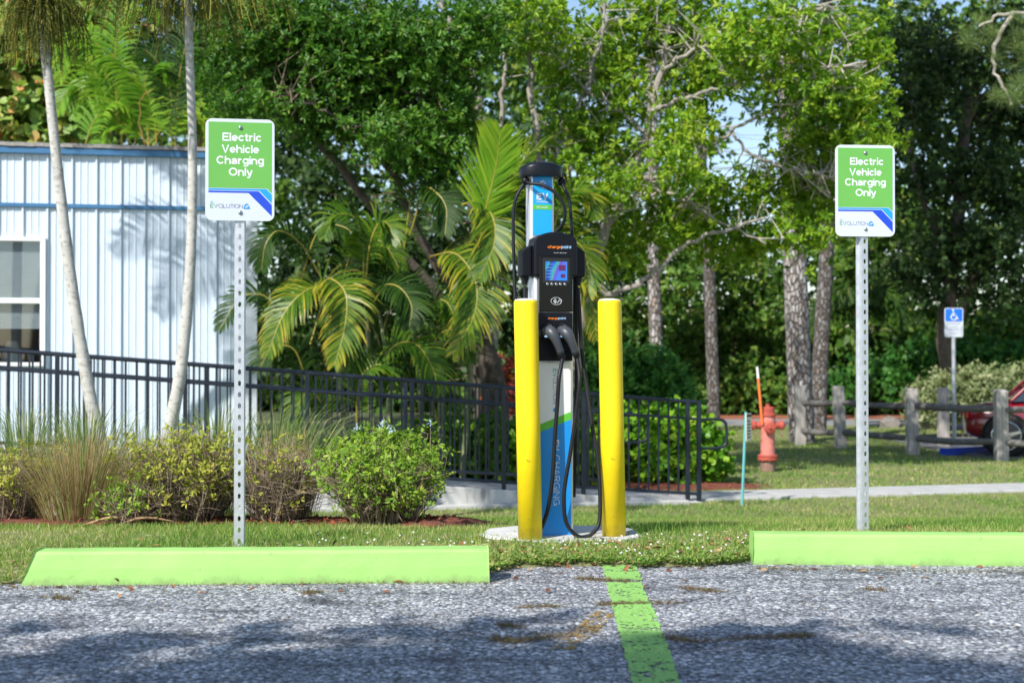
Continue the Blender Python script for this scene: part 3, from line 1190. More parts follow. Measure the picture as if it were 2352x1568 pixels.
def screen_mat():
    m, n, l, p = nodes_of('screen')
    tc = n.new('ShaderNodeTexCoord')
    mp = n.new('ShaderNodeMapping')
    mp.inputs['Rotation'].default_value = (0, radians(-28), 0)
    l.new(tc.outputs['Object'], mp.inputs[0])
    sx = n.new('ShaderNodeSeparateXYZ')
    l.new(mp.outputs[0], sx.inputs[0])
    nz = n.new('ShaderNodeTexNoise')
    nz.inputs['Scale'].default_value = 14
    l.new(tc.outputs['Object'], nz.inputs['Vector'])
    ma = n.new('ShaderNodeMath')
    ma.operation = 'MULTIPLY_ADD'
    ma.inputs[1].default_value = .05
    l.new(nz.outputs[0], ma.inputs[0])
    l.new(sx.outputs[0], ma.inputs[2])
    mr = n.new('ShaderNodeMapRange')
    mr.inputs[1].default_value = -.035 - .63
    mr.inputs[2].default_value = .095 - .63
    l.new(ma.outputs[0], mr.inputs[0])
    r = ramp(n, [(0, (.008, .05, .30)), (.25, (.005, .10, .42)), (.42, (.01, .25, .30)), (.5, (.01, .02, .16)), (.6, (.01, .05, .45)), (.7, (.02, .30, .22)), (.8, (.10, .04, .40)), (1, (.01, .16, .60))])
    l.new(mr.outputs[0], r.inputs[0])
    l.new(r.outputs[0], p.inputs['Emission Color'])
    l.new(r.outputs[0], p.inputs['Base Color'])
    p.inputs['Emission Strength'].default_value = .22
    p.inputs['Roughness'].default_value = .08
    return m


scr = MB().face([(-.054, -.0982, 1.215), (.054, -.0982, 1.215), (.054, -.0982, 1.305), (-.054, -.0982, 1.305)]).build('screen', screen_mat(), fr, local=True)
m = MB()
for (a, b, c, d) in ((.012, .046, 1.262, 1.288), (.022, .044, 1.228, 1.246)):
    m.face([(a, -.0988, c), (b, -.0988, c), (b, -.0988, d), (a, -.0988, d)])
m.build('screen_picture', mat('screen_red', (.11, .015, .09), .3, .1), fr, local=True)
m = MB()
for k in range(5):
    m.face([(-.048, -.0988, 1.29 - k * .015), (-.012 - .006 * (k % 2), -.0988, 1.29 - k * .015), (-.012 - .006 * (k % 2), -.0988, 1.2925 - k * .015), (-.048, -.0988, 1.2925 - k * .015)])
m.build('screen_text_lines', mat('screen_pale', (.12, .38, .60), .3, .1), fr, local=True)
for k in range(5):
    MB().lathe([(.0068, 0), (.0068, -.003), (.005, -.0045), (.0005, -.005)], (-.043 + k * .0215, -.0966, 1.197), 14, 'y').build('button', mat('button_silver', (.30, .32, .34), .3, .1, 30, metal=.7), fr, local=True, smooth=True)
# contactless mark
m = MB()
ring = [(.0 + .026 * cos(2 * pi * i / 30), -.0972, 1.117 + .0175 * sin(2 * pi * i / 30)) for i in range(31)]
m.tube(ring, .0009, 5, cap=False)
for k in range(4):
    R_ = .004 + .004 * k
    m.tube([(-.016 + R_ * cos(radians(a)), -.0972, 1.117 + R_ * sin(radians(a))) for a in range(-50, 51, 20)], .0009, 5)
m.tube([(.004, -.0972, 1.108), (.012, -.0972, 1.116), (.022, -.0972, 1.122), (.026, -.0972, 1.112), (.018, -.0972, 1.104)], .0013, 5)
m.tube([(.012, -.0972, 1.124), (.020, -.0972, 1.128), (.028, -.0972, 1.120)], .0011, 5)
m.build('contactless_mark', M_TXTW, fr, local=True)
# lower black holster section
hs = MB().box(-.083, .083, -.0935, -.04, .832, 1.0625).build('holster', M_BLK, ch, local=True, bevel=.004)
letters('-charge', M_ORANGE, hs, -.017, -.0942, 1.030, .052, .13, gap=.05)
letters('poin+', M_LBLUE, hs, .030, -.0942, 1.030, .039, .12, gap=.06)
for k in range(7):
    MB().box(-.080, .080, -.0985, -.0925, .846 + k * .0135, .853 + k * .0135).build('vent_rib', M_BLK, hs, local=True, bevel=.002)
# white, green and blue front panel
fp = MB().box(-.083, .083, -.0665, -.04, .0, .826).build('lower_panel', M_PWHITE, ch, local=True, bevel=.003)
yq = -.0672
MB().face([(-.082, yq, .002), (.082, yq, .002), (.082, yq, .553), (-.082, yq, .490)]).build('blue_field', M_PBLUE, fp, local=True)
MB().face([(-.082, yq, .490), (.082, yq, .553), (.082, yq, .590), (-.082, yq, .527)]).build('green_band', M_PGREEN, fp, local=True)
RT = (0, radians(90), 0)
letters('EV', M_TGREEN, fp, -.008, -.0678, .775, .040, .10, rot=RT)
letters('OLUTION', M_TGREY, fp, -.008, -.0678, .690, .122, .075, rot=RT)
letters('EV', M_TXTW, fp, -.006, -.0678, .430, .050, .13, rot=RT)
letters('CHARGING', M_TXTW, fp, -.006, -.0678, .264, .240, .07, rot=RT, gap=.12)
m = MB().face([(.012 - .020 * abs(sin(radians(a))) * 1.0, -.0678, .598 + .013 * cos(radians(a))) for a in range(0, 181, 15)])
m.build('emblem', M_LOGO, fp, local=True)

# plug connectors resting in the holster, built in charger space
for (x, nm) in ((-.052, 'left'), (.020, 'right')):
    sx = 0.0
    path = [(x + .004, -.085, .965), (x + .006, -.128, .972), (x + .018, -.158, .958), (x + .034, -.166, .925), (x + .052, -.160, .885), (x + .058, -.157, .868)]
    m = MB().tube(bez(path, 22), [.027, .028, .029, .030, .0305, .031, .031, .0305, .0295, .028, .0262, .0245, .0228, .0212, .02, .0192, .0186, .0182, .018, .018, .018, .018, .0178], 18)
    con = m.build('plug_connector', M_GREYP, ch, local=True, smooth=True)
    m = MB().lathe([(.030, 0), (.033, -.004), (.033, -.026), (.030, -.030)], (x, -.092, .962), 22, 'y')
    m.build('plug_collar', M_BLK, con, local=True, smooth=True)
    m = MB().tube([(x - .008, -.115, 1.000), (x + .004, -.135, 1.003), (x + .018, -.150, .994)], [.008, .010, .007], 10)
    m.build('release_latch', M_BLK, con, local=True, smooth=True)
    d = Vector((.018, .003, -.042)).normalized()
    p0 = Vector((x + .055, -.158, .876))
    for k in range(4):
        m = MB().tube([p0 + d * (.008 * k), p0 + d * (.008 * k + .005)], [.0192 - .001 * k, .0188 - .001 * k], 16)
        m.build('grip_ring', M_RUB, con, local=True, smooth=True)
    m = MB().box(x - .022, x + .0, -.1565, -.154, .944, .952)
    m.build('plug_label', M_LBLUE, con, local=True)


def loc2w(p):
    c, s = cos(CY), sin(CY)
    return Vector((CT[0] + p[0] * c - p[1] * s, CT[1] + p[0] * s + p[1] * c, CT[2] + p[2]))


def cable(points, r=.0088, n=60):
    m = MB().tube(bez(points, n), r, 10)
    return m.build('charging_cable', M_RUB, ch, smooth=True)


# right connector: long loop from its cable port almost to the pad and up again
rp = loc2w((.133, -.012, 1.185))
cable([rp, P(1331, 717, 6.86), P(1335, 790, 6.85), P(1347, 885, 6.82), P(1361, 984, 6.78), P(1373, 1054, 6.76), P(1378, 1138, 6.74),
       P(1376, 1198, 6.72), P(1360, 1224, 6.70), P(1338, 1233, 6.69), P(1316, 1222, 6.68), P(1299, 1194, 6.675), P(1295, 1146, 6.67),
       P(1299, 1103, 6.67), P(1311, 1033, 6.67), P(1324, 942, 6.67), P(1331, 871, 6.67), loc2w((.020 + .066, -.156, .845)), loc2w((.020 + .061, -.157, .865))], .0098, 110)
# second straight cable behind it
cable([loc2w((.133, .012, 1.21)), P(1324, 760, 6.92), P(1323, 900, 6.93), P(1321, 1040, 6.94), P(1318, 1140, 6.97)], .0088, 30)
# left connector cable hanging behind the near bollard
lp = loc2w((-.133, -.012, 1.185))
cable([lp, P(1207, 740, 6.80), P(1209, 900, 6.79), P(1212, 1050, 6.77), P(1219, 1160, 6.755), P(1229, 1203, 6.745), P(1240, 1213, 6.73), P(1250, 1195, 6.715),
       P(1260, 1160, 6.70), P(1269, 1095, 6.685), P(1274, 1010, 6.68), P(1280, 930, 6.675), P(1284, 868, 6.67), loc2w((-.052 + .066, -.156, .845)), loc2w((-.052 + .061, -.157, .865))], .0098, 90)
sl_, sr_ = loc2w((-.118, .03, 1.70)), loc2w((.064, .03, 1.70))
cable([sl_, P(1188, 448, 6.85), P(1180, 480, 6.85), P(1179, 540, 6.85), P(1181, 620, 6.84), P(1184, 700, 6.82), P(1190, 820, 6.80), P(1196, 960, 6.79), P(1204, 1110, 6.78), P(1222, 1190, 6.765)], .0082, 50)
cable([sl_, P(1218, 421, 6.83), P(1245, 424, 6.81), P(1275, 442, 6.80), P(1294, 468, 6.80), P(1298, 495, 6.81), P(1290, 519, 6.83), P(1270, 540, 6.86), P(1252, 556, 6.89)], .0082, 40)
cable([sr_, P(1297, 434, 6.86), P(1307, 455, 6.87), P(1311, 490, 6.87), P(1315, 550, 6.88), P(1318, 600, 6.89), P(1318, 680, 6.92), P(1316, 780, 6.95)], .0082, 40)

# ================================================================== BUILDING
B0 = Vector((-3.39, 18.92, -.70))
M_WALL = mat('wall_panel_white', (.64, .74, .85), .42, .06, 3, stretch=(5, 5, .35), spots=(.58, .685, .80), spot_scale=3, spot_amt=.6)
M_TRIM = mat('trim_blue', (.055, .175, .35), .45, .06, 3)
M_WTRIM = mat('trim_pale_blue', (.42, .55, .70), .45, .05, 3)
M_ROOF = mat('roof_shingle', (.33, .31, .30), .9, .25, 12, bump=.4)
M_GLASS = mat('window_glass', (.02, .024, .03), .05, .1, 3)
bl = thing('metal_building', 'white ribbed metal building with blue bands and a window, behind the ramp', 'building', tuple(B0), TH)


def bz(z):
    return z + .70      # world height -> height above the building's foot


def panel_mesh(h, name):
    """one wall sheet 0.305 m wide: big rib at its left edge, two small ribs"""
    prof = [(-.305, 0), (-.302, -.026), (-.282, -.028), (-.268, 0), (-.205, 0), (-.198, -.007), (-.188, -.007), (-.181, 0),
            (-.115, 0), (-.108, -.007), (-.098, -.007), (-.091, 0), (-.002, 0)]
    m = MB()
    m.v = [(x, y, 0) for x, y in prof] + [(x, y, h) for x, y in prof]
    n = len(prof)
    m.f = [(i, i + 1, n + i + 1, n + i) for i in range(n - 1)]
    me = m.mesh(name)
    me.materials.append(M_WALL)
    return me


OFF = -.25
W0, W1 = OFF - 8 * .305, OFF - 11 * .305      # window opening
WZ0, WZ1 = bz(.78), bz(2.44)
lo_h = bz(2.83)
p_full = panel_mesh(lo_h, 'panel_full')
p_up = panel_mesh(bz(3.535) - bz(2.885), 'panel_upper')
p_bel = panel_mesh(WZ0, 'panel_below_window')
p_abv = panel_mesh(lo_h - WZ1, 'panel_over_window')
for k in range(24):
    x = OFF - k * .305
    if 8 <= k < 11:
        for me, z in ((p_bel, 0), (p_abv, WZ1)):
            o = link('wall_panel', me, M_WALL, bl)
            o.location = (x, 0, z)
    else:
        o = link('wall_panel', p_full, M_WALL, bl)
        o.location = (x, 0, 0)
    o = link('wall_panel', p_up, M_WALL, bl)
    o.location = (x, 0, bz(2.885))
XL = OFF - 24 * .305
MB().box(OFF + .0, -.0, -.03, .02, 0, bz(3.53)).build('corner_trim', mat('trim_silver', (.58, .64, .70), .4, .04, 3), bl, local=True, bevel=.006)
MB().box(-.02, .0, .021, 7, 0, bz(3.53)).build('side_wall', M_WALL, bl, local=True)
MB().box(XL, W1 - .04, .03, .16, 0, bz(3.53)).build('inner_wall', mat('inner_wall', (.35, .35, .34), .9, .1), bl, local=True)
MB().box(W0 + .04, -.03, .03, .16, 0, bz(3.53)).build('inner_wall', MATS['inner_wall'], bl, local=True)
MB().box(XL, -.001, -.04, -.002, bz(2.832), bz(2.884)).build('belt_trim', M_TRIM, bl, local=True, bevel=.004)
MB().box(XL, .03, -.07, .0, bz(3.522), bz(3.606)).build('fascia', M_TRIM, bl, local=True, bevel=.006)
m = MB()
m.v = [(XL, -.06, bz(3.608)), (.05, -.06, bz(3.608)), (.05, 7.2, bz(3.97)), (XL, 7.2, bz(3.97)), (XL, -.06, bz(3.56)), (.05, -.06, bz(3.56)), (.05, 7.2, bz(3.56)), (XL, 7.2, bz(3.56))]
m.f = [(0, 1, 2, 3), (7, 6, 5, 4), (0, 4, 5, 1), (1, 5, 6, 2), (2, 6, 7, 3), (3, 7, 4, 0)]
rf = m.build('roof', M_ROOF, bl, local=True)
m = MB()
m.v = [(0, 0, 0), (.117, 0, 0), (.117, .19, .018), (0, .19, .018), (0, 0, .05), (.117, 0, .05), (.117, .19, .066), (0, .19, .066)]
m.f = [(0, 3, 2, 1), (4, 5, 6, 7), (0, 1, 5, 4), (1, 2, 6, 5), (2, 3, 7, 6), (3, 0, 4, 7)]
shm = m.mesh('shingle')
shm.materials.append(M_ROOF)
rg = random.Random(9)
for k in range(46):
    o = link('shingle', shm, M_ROOF, rf)
    o.location = (.05 - .12 * (k + 1), -.085 + rg.uniform(-.006, .006), bz(3.611) + rg.uniform(-.003, .003))
# window
win = MB()
fw = .05
for (x0, x1, z0, z1) in ((W1, W0, WZ1 - fw, WZ1), (W1, W0, WZ0, WZ0 + fw), (W0 - fw - .02, W0, WZ0 + fw, WZ1 - fw), (W1, W1 + fw, WZ0 + fw, WZ1 - fw)):
    win.box(x0, x1, -.055, .06, z0, z1)
wnd = win.build('window', mat('window_frame_white', (.80, .82, .83), .45, .03), bl, local=True, bevel=.006)
zm = bz(.87 + (825 - 690) / 179)
MB().box(W1 + fw, W0 - fw - .02, -.045, .03, zm - .035, zm + .035).build('meeting_rail', MATS['window_frame_white'], wnd, local=True, bevel=.004)
for z0, z1, y in ((zm + .036, WZ1 - fw, .0), (WZ0 + fw, zm - .036, .02)):
    MB().box(W1 + fw, W0 - fw - .02, y, y + .006, z0, z1).build('pane', None, wnd, local=True)


def glass_mat():
    m, n, l, p = nodes_of('clear_pane')
    tr = n.new('ShaderNodeBsdfTransparent')
    tr.inputs[0].default_value = (.82, .86, .88, 1)
    gl = n.new('ShaderNodeBsdfGlossy')
    gl.inputs['Roughness'].default_value = .03
    mx = n.new('ShaderNodeMixShader')
    mx.inputs[0].default_value = .10
    l.new(tr.outputs[0], mx.inputs[1])
    l.new(gl.outputs[0], mx.inputs[2])
    l.new(mx.outputs[0], n['Material Output'].inputs[0])
    tc = n.new('ShaderNodeTexCoord')
    nz = n.new('ShaderNodeTexNoise')
    nz.inputs['Scale'].default_value = 2
    l.new(tc.outputs['Object'], nz.inputs[0])
    b = n.new('ShaderNodeBump')
    b.inputs['Strength'].default_value = .02
    l.new(nz.outputs[0], b.inputs['Height'])
    l.new(b.outputs[0], gl.inputs['Normal'])
    return m


M_PANE = glass_mat()
for c_ in wnd.children:
    if c_.name.startswith('pane'):
        c_.data.materials.append(M_PANE)
m = MB()
zz = WZ1 - fw - .02
while zz > zm - .36:
    m.v += []
    b = len(m.v)
    x0, x1 = W1 + fw + .015, W0 - fw - .035
    m.v += [(x0, .042, zz), (x1, .042, zz), (x1, .052, zz + .019), (x0, .052, zz + .019)]
    m.f.append((b, b + 1, b + 2, b + 3))
    zz -= .0245
m.build('blind', mat('blind_slat', (.52, .54, .54), .6, .05), wnd, local=True, kind='stuff')
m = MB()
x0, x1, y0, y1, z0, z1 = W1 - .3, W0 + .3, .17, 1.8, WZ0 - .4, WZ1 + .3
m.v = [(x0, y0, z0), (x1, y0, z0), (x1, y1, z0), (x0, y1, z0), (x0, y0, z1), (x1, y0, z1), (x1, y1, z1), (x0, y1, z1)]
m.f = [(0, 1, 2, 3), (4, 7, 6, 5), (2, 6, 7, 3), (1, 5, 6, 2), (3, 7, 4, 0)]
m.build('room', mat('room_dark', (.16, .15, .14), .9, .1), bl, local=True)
lw = Vector((-7.0, 18.75, 0))
cth, sth = cos(TH), sin(TH)
lx, ly = W1 + .42, .55
lpos = Vector((B0.x + lx * cth - ly * sth, B0.y + lx * sth + ly * cth, B0.z + WZ0 - .15))
lmp = thing('table_lamp', 'table lamp with a white cone shade standing inside the window', 'lamp', tuple(lpos))
MB().lathe([(.16, .18), (.07, .48), (.065, .48), (.155, .18)], (0, 0, 0), 24).build('lamp_shade', mat('lamp_shade', (.75, .73, .66), .8, .05), lmp, local=True, smooth=True)
MB().lathe([(.07, 0), (.07, .02), (.02, .04), (.035, .12), (.012, .2), (.012, .3)], (0, 0, 0), 18).build('lamp_base', M_BOLT, lmp, local=True, smooth=True)
MB().box(-.45, .35, -.3, .3, -.72, -.001).build('cabinet', mat('cabinet_wood', (.12, .075, .04), .6, .2), thing('cabinet', 'dark wooden cabinet carrying the lamp inside the window', 'cabinet', tuple(lpos)), local=True)

# ================================================================== RAMP AND RAILINGS
# ramp frame: origin at its foot (right end, near side), x runs to the left uphill as negative
R0 = Vector((2.08, 15.50, -.70))
RL = 9.4
M_BAR = mat('rail_navy_black', (.012, .018, .030), .38, .12, 15, bump=.08, bscale=80)


def rz_(x):
    return max(0, -x) / 13.0     # ramp rise for station x <= 0


ramp_o = thing('access_ramp', 'x', 'x', tuple(R0), TH)
for k_ in ('label', 'category'):
    del ramp_o[k_]
ramp_o['kind'] = 'structure'
m = MB()
m.v = [(0, 0, .02), (-RL, 0, rz_(-RL) + .02), (-RL, 1.35, rz_(-RL) + .02), (0, 1.35, .02), (0, 0, -.1), (-RL, 0, -.1), (-RL, 1.35, -.1), (0, 1.35, -.1)]
m.f = [(0, 3, 2, 1), (4, 5, 6, 7), (0, 1, 5, 4), (1, 2, 6, 5), (2, 3, 7, 6), (3, 0, 4, 7)]
M_RCONC = mat('ramp_concrete', (.46, .455, .44), .85, .18, 3, bump=.3, bscale=30, stretch=(1.4, 1, .35), spots=(.27, .265, .25), spot_scale=4, spot_amt=.56)
m.build('ramp_slab', M_RCONC, ramp_o, local=True, bevel=.012)
m = MB().box(-RL, -.2, -.16, -.002, -.1, .055)
m.build('footing', M_CONC, ramp_o, local=True, bevel=.012)


def railing(label, y, x_end, posts, name='ramp_railing', loop=True, spacing=.112, foot=()):
    t = thing(name, label, 'railing', tuple(R0), TH, 'railings along the access ramp')
    H = 1.10

    def rail(nm, h, r, xa=-RL, xb=x_end):
        MB().tube([(xa, y, rz_(xa) + h), (xb, y, rz_(xb) + h)], r, 10).build(nm, M_BAR, t, local=True, smooth=True)
    rail('top_rail', H, .022)
    rail('middle_rail', H - .185, .016)
    rail('bottom_rail', .10, .018)
    bal = MB().box(-.009, .009, -.009, .009, 0, .99)
    bme = bal.mesh('baluster')
    pme = MB().box(-.022, .022, -.022, .022, 0, 1.09).mesh('railing_post')
    k = 0
    x = x_end - .02
    used = list(posts)
    while x > -RL:
        if all(abs(x - q) > .05 for q in used):
            o = link('baluster', bme, M_BAR, t)
            o.location = (x, y, rz_(x) + .105)
        x -= spacing
    for q in posts:
        o = link('post', pme, M_BAR, t, bevel=.003)
        o.location = (q, y, rz_(q) + .005)
        b_ = MB().box(q - .05, q + .05, y - .05, y + .05, rz_(q) + .0215, rz_(q) + .032)
        b_.build('base_plate', M_BAR, o, local=True) if False else None
    if loop:
        pth = [(x_end - .02, y, H - .185), (x_end + .20, y, H - .187), (x_end + .28, y, H - .21), (x_end + .305, y, H - .27), (x_end + .305, y, H - .42), (x_end + .28, y, H - .475), (x_end + .2, y, H - .50), (x_end - .02, y, H - .50)]
        MB().tube(bez(pth, 40), .017, 10).build('handrail_loop', M_BAR, t, local=True, smooth=True)
    return t


railing('black metal railing along the near side of the ramp with a looped handrail end', .05, -.02,
        [-.03, -.16, -1.33, -2.2, -3.18, -4.27, -5.5, -6.75, -8.0, -9.2])
railing('black metal railing along the far side of the ramp, seen through the near one', 1.28, -.55,
        [-.57, -1.0, -2.05, -3.1, -4.2, -5.3, -6.6, -7.9, -9.2], loop=True)

# ================================================================== FIRE HYDRANT
M_HYD = mat('hydrant_faded_red', (.60, .21, .175), .65, .12, 9, bump=.15, bscale=40, spots=(.40, .09, .06), spot_scale=14, spot_amt=.6)
M_HYD2 = mat('hydrant_red', (.42, .075, .05), .6, .2, 14, bump=.2, bscale=40)
M_RUST = mat('hydrant_rust_base', (.26, .155, .12), .9, .25, 14, bump=.3)
hp = on_ground(1763, 19.75)
hy = thing('fire_hydrant', 'faded red fire hydrant on the lawn beyond the path', 'hydrant', tuple(hp))
MB().lathe([(.100, -.03), (.104, .0), (.102, .17)], n=28).build('foot_pipe', M_RUST, hy, local=True, smooth=True)
MB().lathe([(.135, .172), (.14, .178), (.14, .198), (.135, .203), (.135, .215), (.14, .219), (.14, .240), (.12, .25)], n=28).build('flange', M_HYD2, hy, local=True, bevel=.002)
for k in range(8):
    q = 2 * pi * k / 8
    MB().lathe([(.013, .16), (.013, .252)], (.122 * cos(q), .122 * sin(q), 0), 6).build('flange_bolt', M_RUST, hy, local=True)
MB().lathe([(.103, .24), (.1, .3), (.098, .55), (.102, .60), (.108, .68), (.106, .74), (.098, .78)], n=28).build('barrel', M_HYD, hy, local=True, smooth=True)
MB().lathe([(.098, .778), (.118, .782), (.118, .812), (.098, .815), (.096, .84), (.094, .905), (.08, .912), (.03, .914), (.028, .95), (.02, .952)], n=28).build('bonnet', M_HYD2, hy, local=True, smooth=False, bevel=.003)
for s in (-1, 1):
    nz = MB().lathe([(.055, 0), (.05, .08), (.062, .085), (.066, .10), (.066, .13), (.05, .142), (.018, .145), (.016, .17), (.001, .171)] if True else [], (0, 0, 0), 20, 'x')
    nz.v = [(s * (v[0] + .085), v[1], v[2] + .655) for v in nz.v]
    if s < 0:
        nz.f = [tuple(reversed(f)) for f in nz.f]
    nzo = nz.build('nozzle', M_HYD2, hy, local=True, smooth=False, bevel=.003)
    cpts = [(s * .19, -.055, .62), (s * .20, -.07, .56), (s * .185, -.075, .50), (s * .15, -.085, .56)]
    MB().tube(bez(cpts, 10), .006, 6).build('cap_chain', M_RUST, nzo, local=True)
MB().lathe([(.07, -.09), (.065, -.13), (.08, -.135), (.085, -.16), (.06, -.172), (.02, -.175), (.018, -.20), (.001, -.201)], (0, 0, .63), 22, 'y').build('pumper_nozzle', M_HYD2, hy, local=True, smooth=False, bevel=.003)
mk = thing('hydrant_marker', 'slim orange and white marker rod leaning beside the hydrant', 'marker', tuple(hp + Vector((-.09, -.09, .72))))
a0 = Vector((0, 0, -.05))
a1 = P(1739, 842, 19.66) - (hp + Vector((-.09, -.09, .72)))
MB().tube([a0, a0.lerp(a1, .80)], .019, 12).build('rod', mat('marker_orange', (.80, .20, .045), .5, .08), mk, local=True, smooth=True)
MB().tube([a0.lerp(a1, .80), a1], [.019, .017], 12).build('reflective_tip', mat('marker_white', (.78, .78, .76), .5, .08), mk, local=True, smooth=True)

# ================================================================== SMALL STAKE SIGN
sp = on_ground(1703, 15.2)
st = thing('stake_sign', 'small notice on a thin turquoise stake beside the path', 'sign', tuple(sp), radians(62))
M_STK = mat('stake_turquoise', (.13, .42, .44), .5, .1)
m = MB()
m.tube([(0, 0, -.05), (-.015, -.03, .5), (-.02, -.055, 1.01)], .016, 6)
m.build('stake', M_STK, st, local=True)
pl = MB().box(-.085, .085, -.082, -.074, .70, .995).build('notice_panel', mat('notice_cream', (.72, .68, .55), .6, .05), st, local=True, bevel=.003)
MB().box(-.078, .078, -.0835, -.0825, .955, .988).build('notice_header', mat('notice_black', (.02, .02, .02), .5, .05), pl, local=True)
for k in range(6):
    MB().box(-.06, .06 - .02 * (k % 2), -.0835, -.0825, .735 + k * .034, .750 + k * .034).build('text_line', MATS['notice_black'], pl, local=True)

# ================================================================== WOODEN RAIL FENCE
M_WOOD = mat('weathered_wood', (.48, .455, .42), .9, .25, 5, bump=.5, bscale=20, stretch=(6, 6, .8), col2=(.26, .24, .22))
M_LOG = mat('weathered_log', (.19, .18, .17), .9, .3, 6, bump=.5, bscale=20, stretch=(1, 6, 6), col2=(.08, .077, .073))
fposts = [(1838, 25.8), (1931, 24.9), (2096, 23.3), (2299, 21.9), (2540, 20.9)]
fb = on_ground(*fposts[3])
wf = thing('rail_fence', 'grey weathered post and rail wooden fence on the lawn at right', 'fence', tuple(fb))
tops = []
rg = random.Random(21)
for (x, d) in fposts:
    b = on_ground(x, d)
    h = 1.10
    lean = Vector((rg.uniform(-.02, .02), 0, 0))
    if x == 1931:
        lean = Vector((-.05, 0, 0))
    m = MB()
    w_ = .092
    m.v = [tuple(b + Vector((sx * w_, sy * w_, -.1))) for sx, sy in ((-1, -1), (1, -1), (1, 1), (-1, 1))]
    m.v += [tuple(b + lean + Vector((sx * w_, sy * w_, h + rg.uniform(-.015, .015)))) for sx, sy in ((-1, -1), (1, -1), (1, 1), (-1, 1))]
    m.f = [(0, 3, 2, 1), (4, 5, 6, 7), (0, 1, 5, 4), (1, 2, 6, 5), (2, 3, 7, 6), (3, 0, 4, 7)]
    m.build('post', M_WOOD, wf, bevel=.015, seg=2)
    tops.append(b)
for a, b in zip(tops[:-1], tops[1:]):
    for h in (.80, .29):
        q = (b - a).normalized()
        s = a + q * .06 + Vector((0, 0, h + rg.uniform(-.02, .02)))
        e = b - q * .06 + Vector((0, 0, h + rg.uniform(-.02, .02)))
        mid = s.lerp(e, .5) + Vector((0, 0, rg.uniform(-.035, .01)))
        MB().tube(bez([s, mid, e], 10), [.052 + rg.uniform(-.006, .008) for _ in range(11)], 12).build('rail', M_LOG, wf, smooth=True)
f2 = on_ground(2166, 25.4)
wf2 = thing('rail_fence', 'pale wooden fence post and low rail behind the near fence, by the blue sign', 'fence', tuple(f2))
MB().box(-.09, .09, -.09, .09, -.1, 1.06).build('post', M_WOOD, wf2, local=True, bevel=.015)
MB().tube([(.05, .3, .32), (1.6, 1.2, .34)], .05, 10).build('rail', M_LOG, wf2, local=True, smooth=True)

# ================================================================== ACCESSIBLE PARKING SIGN, BLUE WHEEL STOP
ap = on_ground(2191, 25.55)
s_ = 3267 / 25.55
asn = thing('accessible_parking_sign', 'blue and white wheelchair parking sign on a grey post beyond the fence', 'sign', tuple(ap))
ztop = CAMZ + (HZ - 707) / s_ - ap.z
zbot = CAMZ + (HZ - 774) / s_ - ap.z
MB().tube([(.01, .03, -.05), (0, .03, zbot + .1)], .036, 12).build('post', M_GALV, asn, local=True, smooth=True)
pn = MB().prism(rrect(-.168, .168, zbot, ztop, .035), -.004, .0).build('panel', M_WHITE, asn, local=True)
zs = zbot + (ztop - zbot) * .54
MB().prism(rrect(-.152, .152, zs, ztop - .015, .02), -.007, -.0045).build('blue_field', mat('access_blue', (.01, .16, .78), .4, .03), pn, local=True)
m = MB()
zc = zs + .095
m.tube([(.0 + .052 * cos(radians(a)), -.009, zc - .02 + .052 * sin(radians(a))) for a in range(110, 375, 15)], .010, 6)
m.tube([(-.012, -.009, zc + .075), (-.005, -.009, zc + .0), (.045, -.009, zc - .0), (.062, -.009, zc - .055), (.082, -.009, zc - .05)], .011, 6)
m.tube([(-.008, -.009, zc + .035), (.03, -.009, zc + .033)], .008, 6)
m.lathe([(.019, 0), (.019, -.004)], (-.015, -.007, zc + .105), 14, 'y')
m.build('wheelchair_symbol', M_TXTW, pn, local=True)
for k, (tx, wd) in enumerate((('PARKING BY', .24), ('DISABLED', .15), ('PERMIT', .17), ('ONLY', .14))):
    lettering(tx, M_TGREY, pn, 0, -.0055, zs - .055 - k * .058, width=wd, bold=.0)
wheel_stop('wheel_stop', 'bright blue wheel stop beside the red car, beyond the wooden fence', tuple(P(2172, 1048, 23.1) * 1.0), tuple(P(2172, 1048, 23.1) + Vector((1.5, 1.0, 0))), .13, .15,
           mat('stop_blue', (.012, .07, .62), .45, .08, 5), .02, .02)

# ================================================================== RED CAR
car_o = on_ground(2216, 22.75)
car_o.z = -.668
car = thing('parked_car', 'dark red car parked beyond the wooden fence, only its tail in frame', 'car', tuple(car_o), radians(-15))
M_RED = mat('car_red', (.20, .004, .012), .22, .05, 3, coat=.8, spec=.6)
M_TYRE = mat('tyre', (.02, .02, .02), .85, .15, 20)
M_CHR = mat('alloy', (.72, .73, .75), .2, .05, 9, metal=.95)
M_CGL = mat('car_glass', (.025, .035, .05), .04, .1, 3, coat=.5)
Lc, Wc = 4.45, 1.74
st_ = []
secs = [(0.0, .38, .62, .62, .55), (.05, .30, .74, .70, .60), (.25, .24, .85, .80, .66), (.72, .22, .88, .86, .70), (1.2, .22, .90, .87, .72), (2.6, .22, .93, .87, .72), (3.3, .22, .88, .86, .70), (4.0, .24, .78, .80, .62), (4.38, .30, .66, .68, .5), (4.45, .38, .55, .6, .45)]
m = MB()
for (x, zl, zt, hw, tw) in secs:
    zmid = zl + (zt - zl) * .55
    for (y, z) in ((-hw * .86, zl), (-hw, zl + .08), (-hw, zmid), (-hw * .95, zmid + (zt - zmid) * .6), (-tw, zt), (tw, zt), (hw * .95, zmid + (zt - zmid) * .6), (hw, zmid), (hw, zl + .08), (hw * .86, zl)):
        m.v.append((x, y + .87, z))
for i in range(len(secs) - 1):
    for k in range(10):
        k2 = (k + 1) % 10
        m.f.append((i * 10 + k, (i + 1) * 10 + k, (i + 1) * 10 + k2, i * 10 + k2))
m.f.append(tuple(range(10)))
